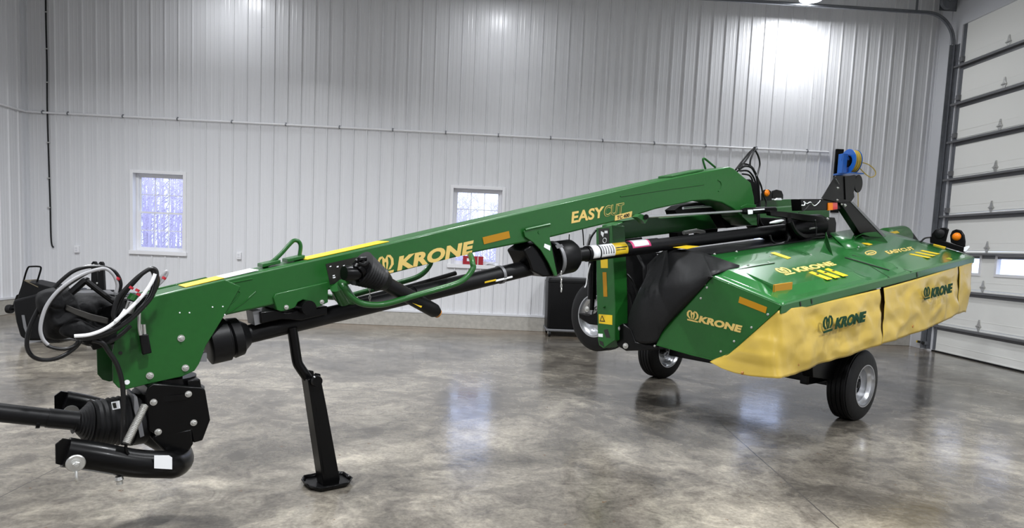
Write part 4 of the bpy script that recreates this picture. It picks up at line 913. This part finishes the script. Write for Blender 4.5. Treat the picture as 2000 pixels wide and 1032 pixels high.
for q in ((1643, 399.5), (1650, 401.5)): hexbolt(P(*q, t=TS), -E2, .017 if q[0] > 1645 else .009, sg)
MB().tube(pt(TS-.01, [(1633, 350), (1639, 360)]), .003, 6, 0).build('sign_slot', 'galvd', sg)
bar = MB().prism(pt(TS+.02, [(1564, 389), (1650, 389), (1655, 408), (1640, 409), (1610, 411), (1566, 412)]), E2*.10).build('light_bar', 'black', mower, bevel=.005)
MB().prism(pt(TS+.01, [(1618, 396.5), (1627, 396), (1627, 410.5), (1618, 411.5)]), E2*.02).build('amber_lamp', 'lampo', bar, bevel=.003)
MB().prism(pt(TS+.01, [(1627, 396), (1636, 395.5), (1636, 409), (1627, 410.5)]), E2*.02).build('red_lamp', 'lampr', bar, bevel=.003)
MB().tube(pt(TS-.0, [(1570, 394), (1576, 398), (1583, 395), (1590, 402), (1597, 398), (1602, 392)]), .004, 6).build('cable_tie', 'white', bar)
MB().tube(pt(TS-.0, [(1566, 401), (1571, 401), (1572, 396)]), .005, 6).build('cable_tie', 'white', bar)
MB().tube(pt(TS-.01, [(1560, 416), (1572, 410), (1584, 398), (1600, 394)]), .004, 6).build('lamp_wire', 'hose', bar)
# ---- rear green frame and lamps on the far side
MB().prism(pt(4.35, [(1484, 391), (1555, 389), (1568, 396), (1620, 402), (1620, 426), (1560, 420), (1484, 414)]), E2*.15).build('rear_frame', 'green', mower, bevel=.006)
fl_ = MB().prism(pt(4.25, [(1489, 392), (1489, 378), (1494, 371), (1501, 370), (1507, 374), (1508, 392)]), E2*.02).build('warning_board', 'black', mower, bevel=.004)
a = P(1497, 377.5, t=4.25); MB().lathe(a, a-E2*.03, [(0, .042), (.5, .038), (1, .02)], 20).build('amber_lamp', 'lampo', fl_)
MB().prism(pt(4.25, [(1509, 388), (1510, 373), (1517, 370.5), (1527, 373), (1530, 381), (1530, 389)]), E2*.02).build('warning_board', 'black', mower, bevel=.004)
b = MB().prism(pt(4.1, [(1515, 391), (1519, 387), (1526, 387), (1527, 391)]), E2*.02); b.build('board_clip', 'white', fl_)
# ---- near-side lamps on the deck end
SL = 8.42; q = lambda L_: [P(x, y, s=SL) for x, y in L_]
lb = MB().prism(q([(1816, 462), (1822, 465), (1884, 483), (1882, 494), (1816, 474)]), E1*.06).build('lamp_bar', 'black', mower, bevel=.005)
MB().prism(q([(1818, 467), (1819, 457), (1826, 449), (1838, 445), (1848, 445), (1853, 448), (1850, 458), (1846, 474)]), E1*.03).build('warning_board', 'black', mower, bevel=.01)
w2 = MB().prism(q([(1856, 474), (1855, 460), (1859, 451), (1867, 448), (1877, 450), (1883, 459), (1885, 472), (1884, 484)]), E1*.03).build('warning_board', 'black', mower, bevel=.01)
a = P(1868.5, 462.5, s=SL); MB().lathe(a, a-E1*.035, [(0, .044), (.4, .042), (.8, .03), (1, .012)], 28).build('amber_lamp', 'lampo', w2)
a = P(1836, 457, s=SL); MB().lathe(a, a-E1*.025, [(0, .055), (.5, .05), (1, .02)], 24).build('dark_lamp', 'plastic', lb)
MB().prism(q([(1883, 483), (1892, 480), (1893, 484), (1886, 492), (1882, 491)]), E1*.02).build('white_lamp', 'white', lb)
quad([(1822, 478), (1824, 476.5), (1848, 482.5), (1846, 485)], sp(SL-.01), 'yellow', lb, 'sticker')
MB().tube([P(1742, 476, t=3.2), P(1770, 478, t=3.0), P(1795, 474, t=2.95), P(1806, 466, t=2.95), P(1818, 464, t=2.95)], .010, 8).build('lamp_cable', 'hose', mower)
# far working-wheel fender
a, c = P(1727, 466, t=3.55), P(1764, 462, t=3.55)
MB().lathe(a, c, [(0, .10), (.05, .13), (.9, .14), (1, .11)], 28).build('motor_cover', 'green', mower)
quad([(1735, 454), (1752, 451), (1757, 455), (1740, 458)], tp(3.4), 'yellow', cv, 'sticker')
MB().prism(pt(3.6, [(1755, 452), (1768, 447), (1785, 455), (1796, 470), (1790, 478), (1755, 478)]), E2*.3).build('rear_fender', 'rubber', mower, bevel=.02)
# ---- head gearbox and links
hx = MB().prism(pt(3.52, [(1607, 424), (1631, 425), (1634, 436), (1632, 466), (1612, 468), (1606, 457)]), E2*.26).build('head_gearbox', 'black', mower, bevel=.008)
for q_ in ((1606, 459), (1630, 458), (1616, 428)): hexbolt(P(*q_, t=3.52), -E2, .017, hx)
MB().prism(pt(3.5, [(1504, 412), (1536, 414), (1608, 423), (1612, 437), (1560, 430), (1506, 421)]), E2*.05).build('upper_link', 'black', mower, bevel=.006)
MB().lathe(P(1534, 447, t=3.62), P(1596, 441, t=3.62), [(0, .06), (.1, .10), (.35, .125), (1, .125)], 28).build('joint_guard', 'plastic', mower)
MB().tube(pt(3.48, [(1541, 432), (1548, 448), (1560, 460), (1575, 464), (1606, 461)]), .036, 10, 4).build('lower_link', 'black', mower)
MB().prism(pt(3.5, [(1538, 416), (1545, 416), (1545, 468), (1538, 468)]), E2*.02).build('link_strap', 'black', mower)
MB().prism(pt(3.4, [(1588, 464), (1612, 462), (1628, 470), (1612, 492), (1596, 490), (1560, 482), (1556, 478)]), E2*.25).build('swivel_base', 'black', mower, bevel=.01)
MB().prism(pt(3.75, [(1480, 425), (1600, 428), (1612, 470), (1560, 478), (1500, 462)]), E2*.2).build('turntable', 'black', mower, bevel=.02)
MB().cyl(P(1582, 447, t=3.46), P(1594, 445, t=3.46), .01, 10).build('grease_pin', 'steel', mower)
MB().tube(pt(3.46, [(1504, 460), (1507, 470), (1515, 476), (1527, 476), (1537, 471), (1541, 462)]), .011, 8).build('loop_hose', 'hose', mower)
MB().tube(pt(3.45, [(1592, 430), (1594, 450), (1593, 470), (1591, 484)]), .007, 8).build('drain_hose', 'hose', mower)
# steering rod above the shaft
rod = MB().lathe(P(1262, 424, t=3.6), P(1452, 412.5, t=3.6), [(0, .011), (1, .012)], 12).build('steering_rod', 'rim', mower)
MB().lathe(P(1448, 412.7, t=3.6), P(1512, 410.5, t=3.6), [(0, .02), (.1, .032), (1, .032)], 18).build('rod_cylinder', 'black', mower)
MB().prism(pt(3.56, [(1252, 418), (1266, 424), (1264, 431), (1260, 437), (1254, 430), (1244, 424)]), E2*.06).build('rod_bracket', 'green', mower)
MB().lathe(P(1262, 424, t=3.56), P(1262, 424, t=3.54), [(0, .022), (1, .02)], 12).build('rod_pin', 'black', rod)
quad([(1460, 410), (1470, 409.5), (1470, 418), (1461, 419)], tp(3.565), 'white', rod, 'label')
quad([(1471, 409), (1493, 407.5), (1493, 410), (1471, 411.5)], tp(3.565), 'white', rod, 'label')
MB().lathe(P(1504, 435.5, t=3.5), P(1531, 430.5, t=3.5), [(0, .008), (.4, .016), (.8, .014), (1, .004)], 10).build('white_sleeve', 'white', mower)
# black tank and hood under the arch of the tongue
MB().prism(pt(3.9, [(1330, 402), (1360, 395), (1400, 396), (1440, 404), (1468, 440), (1420, 446), (1405, 420), (1322, 421), (1318, 410)]), E2*.12).build('inner_guard', 'plastic', mower, bevel=.006)
MB().tube(pt(3.85, [(1334, 407), (1360, 405), (1395, 403)]), .012, 8, 0).build('tie_rod', 'rim', mower)
MB().tube(pt(3.98, [(1335, 455), (1360, 451), (1375, 454)]), .02, 8, 0).build('lock_pin', 'steel', mower)
MB().prism(pt(4.0, [(1323, 455), (1346, 452), (1344, 470), (1324, 472)]), E2*.1).build('bracket_tab', 'black', mower)
MB().prism(pt(4.0, [(1370, 450), (1402, 447), (1400, 464), (1372, 462)]), E2*.1).build('bracket_tab', 'black', mower)
MB().prism(pt(4.3, [(1205, 470), (1256, 462), (1258, 520), (1215, 530)]), E2*.2).build('end_gearbox', 'plastic', mower, bevel=.02)

# ---- curtains
def crv(path, u):
    n = len(path)-1; x = min(u*n, n-1e-6); i = int(x); f = x-i; return path[i].lerp(path[i+1], f)
def curtain(top, bot, seed, amp=.018, nu=60, nv=20, name='curtain', sag=.0, fold=.0, hem=True):
    rows = []; nr = -E2
    # resample both by arc length
    def res(path, k):
        L_ = [0]
        for a, c in zip(path, path[1:]): L_.append(L_[-1]+(c-a).length)
        out = []
        for i in range(k+1):
            d_ = L_[-1]*i/k; j = 0
            while j < len(L_)-2 and L_[j+1] < d_: j += 1
            f = (d_-L_[j])/max(1e-9, L_[j+1]-L_[j]); out.append(path[j].lerp(path[j+1], f))
        return out
    A_, B_ = res(top, nu), res(bot, nu)
    for i in range(nu+1):
        row = []; tg = (A_[min(nu, i+1)]-A_[max(0, i-1)])+(B_[min(nu, i+1)]-B_[max(0, i-1)]); nrm = tg.cross(EZ); nrm.z = 0; nrm.normalize()
        if nrm.dot(CP-A_[i]) < 0: nrm = -nrm
        for j in range(nv+1):
            v = j/nv; q_ = A_[i].lerp(B_[i], v)
            s_ = Vector((q_.dot(E1)*3.0, seed*7.3, q_.z*4.2)); n_ = noise.noise(s_)+.55*noise.noise(s_*2.3+Vector((3, 1, 2)))
            rid = 1-abs(noise.noise(s_*1.2+Vector((11, 4, 9)))*2.2)
            e = min(1, v*4)
            q_ = q_+nrm*(amp*n_*e+amp*.7*max(0, rid)*e*.8+.03*math.sin(v*math.pi*.5)+fold*math.sin(math.pi*i/nu)*v)
            row.append(q_)
        rows.append(row)
    return MB().grid(rows).build(name, 'curt', mower, solid=.003, angle=80)
tf = lambda x, y, dt=0.: P(x, y, t=2.452+dt)
t1 = [P(1400, 703, s=4.45)+E2*.02, P(1424, 691, s=4.45), P(1470, 650, s=4.45), P(1510, 613, s=4.45), V(4.452, 2.462, 1.115), tf(1545, 600), tf(1579, 595), tf(1640, 583), tf(1688, 572), tf(1718, 565)]
b1_ = [P(1392, 707, s=4.44), P(1415, 719, s=4.44), P(1440, 728, s=4.44), P(1470, 734, s=4.44), P(1500, 737, s=4.44), V(4.46, 2.44, .635), tf(1545, 730), tf(1586, 713), tf(1650, 693), tf(1710, 672)]
cu1 = curtain(t1, b1_, 1, .027, 110, 26)
t2 = [tf(1726, 563), tf(1780, 548), tf(1830, 533), tf(1870, 518)]
b2 = [tf(1713, 671), tf(1770, 654), tf(1790, 646), tf(1820, 634), tf(1862, 612)]
cu2 = curtain(t2, b2, 4, .022, 70, 24)
t3 = [tf(1873, 518), tf(1890, 512), V(8.36, 2.45, 1.54), V(8.37, 2.7, 1.60), V(8.37, 2.95, 1.66)]
b3 = [tf(1863, 613), tf(1877, 609), V(8.22, 2.46, 1.0), V(8.3, 2.6, 1.08), V(8.36, 2.85, 1.2)]
curtain(t3, b3, 7, .012, 30)
MB().prism([tf(1706, 568, .06), tf(1738, 561, .06), tf(1732, 662, .06), tf(1696, 672, .06)], E2*.01).build('curtain_lining', mat('brown_lining', (.16, .09, .02), .7), cu1)
b = MB()
for a, c in ((tf(1530, 604, .0), tf(1715, 567, .0)), (tf(1728, 563, .0), tf(1896, 510, 0.))):
    b.box(a+E2*.012+EZ*.01, c-a, E2*.02, -EZ*.03)
b.build('curtain_rail', 'black', mower)
for cu_, qs in ((cu1, ((1560, 712), (1452, 729.5))), (cu2, ((1724, 661), (1783, 638)))):
    for q_ in qs: a = tf(*q_, -.035) if q_[0] > 1500 else P(*q_, s=4.40); MB().lathe(a+E2*.012, a-E2*.003, [(0, .014), (1, .012)], 14).build('eyelet', 'brown', cu_)
F = tp(2.395)
lettering('KRONE', *frame3(F, (1630, 644), (1688, 629), (1634, 621)), 'grn_t', cu1, offset=.055, th=.004)
shape(CROWN, *frame3(F, (1607, 652), (1626, 645.5), (1607, 620)), 'grn_t', cu1, th=.004)
lettering('KRONE', *frame3(F, (1817.5, 583), (1858, 572), (1820, 563)), 'grn_t', cu2, offset=.055, th=.004)
shape(CROWN, *frame3(F, (1804.5, 586.5), (1816, 583), (1804, 562)), 'grn_t', cu2, th=.004)

# ---- fabric cover and hoses at the front
bag = pillow(pt(3.75, [(70, 577), (84, 567), (104, 562), (118, 561), (132, 559), (140, 570), (160, 573), (195, 572), (232, 582), (246, 578), (256, 600), (245, 620), (236, 645), (222, 672), (200, 672), (182, 676), (170, 676), (152, 668), (140, 655), (118, 664), (92, 660), (82, 640), (76, 620), (70, 600)]), .11, .065, 11, 12, 'cloth', 'fabric_cover', mower, dirv=-E2, seed=3)
MB().prism(pt(3.54, [(130, 596), (150, 604), (180, 614), (212, 622), (210, 634), (178, 627), (148, 616), (128, 606)]), E2*.01).build('cover_strap', 'strap', bag, bevel=.003)
pillow(pt(3.6, [(118, 640), (150, 622), (190, 640), (225, 640), (222, 668), (185, 684), (178, 676), (165, 674), (150, 664), (120, 655)]), .07, .03, 9, 6, 'cloth', 'fabric_fold', bag, dirv=-E2, seed=8)
pillow(pt(3.55, [(70, 585), (84, 570), (108, 566), (120, 575), (126, 600), (110, 605), (90, 600), (76, 615)]), .05, .03, 9, 6, 'cloth', 'fabric_fold', bag, dirv=-E2, seed=5)
MB().prism(pt(3.7, [(205, 600), (232, 585), (296, 575), (300, 620), (240, 655), (220, 650)]), E2*.15).build('hose_holder', 'black', mower, bevel=.01)
MB().tube(pt(3.6, [(168, 549), (195, 570), (225, 592)]), .013, 8).build('hose_lever', 'black', mower)
MB().tube(pt(3.62, [(138, 573), (155, 558), (166, 549), (172, 550)]), .016, 8).build('hose_lever', 'black', mower)
def hose(L_, r=.011, m='hose', t=3.5, name='hydraulic_hose', tt=None):
    pts_ = [P(x, y, t=(tt[i] if tt else t)) for i, (x, y) in enumerate(L_)]; return MB().tube(pts_, r*.85, 10, 7).build(name, m, mower)
# big loop on the left
hose([(232, 572), (236, 555), (230, 538), (218, 527), (200, 525), (175, 531), (150, 545), (122, 565), (98, 592), (85, 620), (81, 650), (90, 672), (105, 680), (128, 682), (145, 676), (152, 668)], .0095, 'hose', 3.48)
hose([(227, 572), (229, 556), (222, 538), (208, 526), (190, 527), (165, 535), (140, 548), (112, 570), (92, 596), (82, 622), (79, 645), (84, 663), (94, 674)], .0085, 'ghose', 3.46)
hose([(106, 563), (118, 550), (142, 531), (168, 522), (195, 521), (215, 527), (231, 540), (234, 560)], .010, 'hose', 3.6)
hose([(76, 602), (62, 630), (54, 655), (53, 678), (62, 695), (80, 703), (105, 702), (128, 693), (148, 678), (158, 664)], .0105, 'hose', 3.55)
# middle bundle
hose([(232, 632), (222, 618), (224, 600), (232, 580), (248, 562), (270, 541), (290, 527), (300, 525), (306, 533), (304, 555), (296, 580), (275, 605), (250, 628), (220, 645), (190, 655), (160, 658)], .0115, 'hose', 3.44)
hose([(218, 640), (226, 612), (234, 590), (245, 572), (262, 552), (282, 532), (296, 528), (301, 545), (294, 575), (272, 608), (240, 634)], .0105, 'hose', 3.47)
hose([(225, 628), (250, 607), (278, 578), (296, 552), (303, 535)], .0095, 'white', 3.42)  # white stands in for the short highlight along the hose
hose([(145, 657), (175, 654), (205, 643), (230, 625), (245, 605)], .0095, 'white', 3.43)  # lower run, its highlight painted white as well
hose([(148, 660), (180, 661), (215, 651), (248, 628), (276, 602), (298, 575), (308, 550), (303, 530)], .012, 'hose', 3.49)
hose([(298, 575), (305, 560), (316, 540), (325, 530), (326, 536), (318, 548), (308, 558)], .008, 'ghose', 3.5)
hose([(180, 665), (200, 671), (214, 690), (228, 712), (237, 740), (241, 775), (241, 820), (240, 868)], .013, 'hose', 3.50)
hose([(160, 664), (185, 672), (214, 668), (238, 652), (255, 636)], .012, 'hose', 3.56)
hose([(272, 612), (272, 640), (275, 655)], .009, 'steel', 3.55)
for x, y in ((254, 566), (268, 579), (266, 571), (228, 548), (318, 547)):
    MB().lathe(P(x, y, t=3.40 if x > 240 and x < 300 else 3.46), P(x+5, y-7, t=3.40 if x > 240 and x < 300 else 3.46), [(.2, .0095), (.8, .0095)], 12).build('red_sleeve', 'red', mower)
gk = MB().prism(pt(3.585, [(273, 655), (290, 653), (297, 690), (279, 694)]), E2*.03).build('hand_grip', 'plastic', mower, bevel=.005)
for dx in (0, 7): MB().cyl(P(276+dx, 658, t=3.6), P(274+dx, 634, t=3.6), .008, 12).build('coupling', 'steel', gk)
MB().lathe(P(258, 590, t=3.5), P(250, 612, t=3.5), [(0, .02), (1, .02)], 14).build('coupling', 'steel', mower)
MB().lathe(P(262, 575, t=3.46), P(256, 586, t=3.46), [(0, .017), (1, .02)], 14).build('green_sleeve', 'green', mower)
# rear hose bundle
HB = [[(1443, 330), (1458, 312), (1472, 290), (1474, 292), (1466, 312), (1465, 325)], [(1437, 332), (1450, 315), (1470, 293), (1480, 303), (1484, 320), (1481, 335), (1478, 345)],
      [(1440, 335), (1455, 325), (1470, 330), (1480, 350), (1483, 380), (1484, 410), (1480, 435), (1484, 445)], [(1438, 330), (1450, 320), (1468, 326), (1477, 345), (1480, 372), (1481, 400), (1484, 430), (1490, 441)],
      [(1445, 334), (1462, 335), (1474, 352), (1478, 380), (1478, 412), (1481, 436)], [(1447, 328), (1463, 322), (1474, 338), (1486, 362), (1490, 380), (1496, 395), (1494, 415)], [(1450, 340), (1466, 345), (1473, 370), (1476, 400), (1486, 442)]]
for k, L2 in enumerate(HB): hose(L2, .0105, 'hose', 3.66+.03*k)
MB().prism(pt(3.72, [(1446, 352), (1466, 350), (1484, 362), (1485, 395), (1474, 400), (1470, 372)]), E2*.1).build('hose_clamp', 'black', mower, bevel=.01)
hose([(1136, 430), (1139, 460), (1140, 480)], .006, 'hose', 3.75, 'thin_cable'); hose([(1112, 458), (1112, 472), (1118, 474), (1121, 480), (1116, 486)], .005, 'hose', 3.7, 'thin_cable')
hose([(1152, 458), (1147, 480), (1153, 490), (1165, 478)], .010, 'ghose', 3.95); hose([(1164, 450), (1154, 465), (1150, 482), (1158, 488), (1168, 484)], .011, 'hose', 4.0)
hose([(1153, 515), (1148, 535), (1145, 555), (1142, 562)], .006, 'white', 3.9, 'thin_cable'); hose([(1155, 515), (1152, 530), (1148, 545)], .006, 'hose', 3.9, 'thin_cable')
hose([(1630, 462), (1665, 468), (1700, 474)], .008, 'hose', 3.6, 'thin_cable'); hose([(1632, 455), (1660, 456), (1690, 460)], .012, 'yhose', 3.75, 'thin_cable')
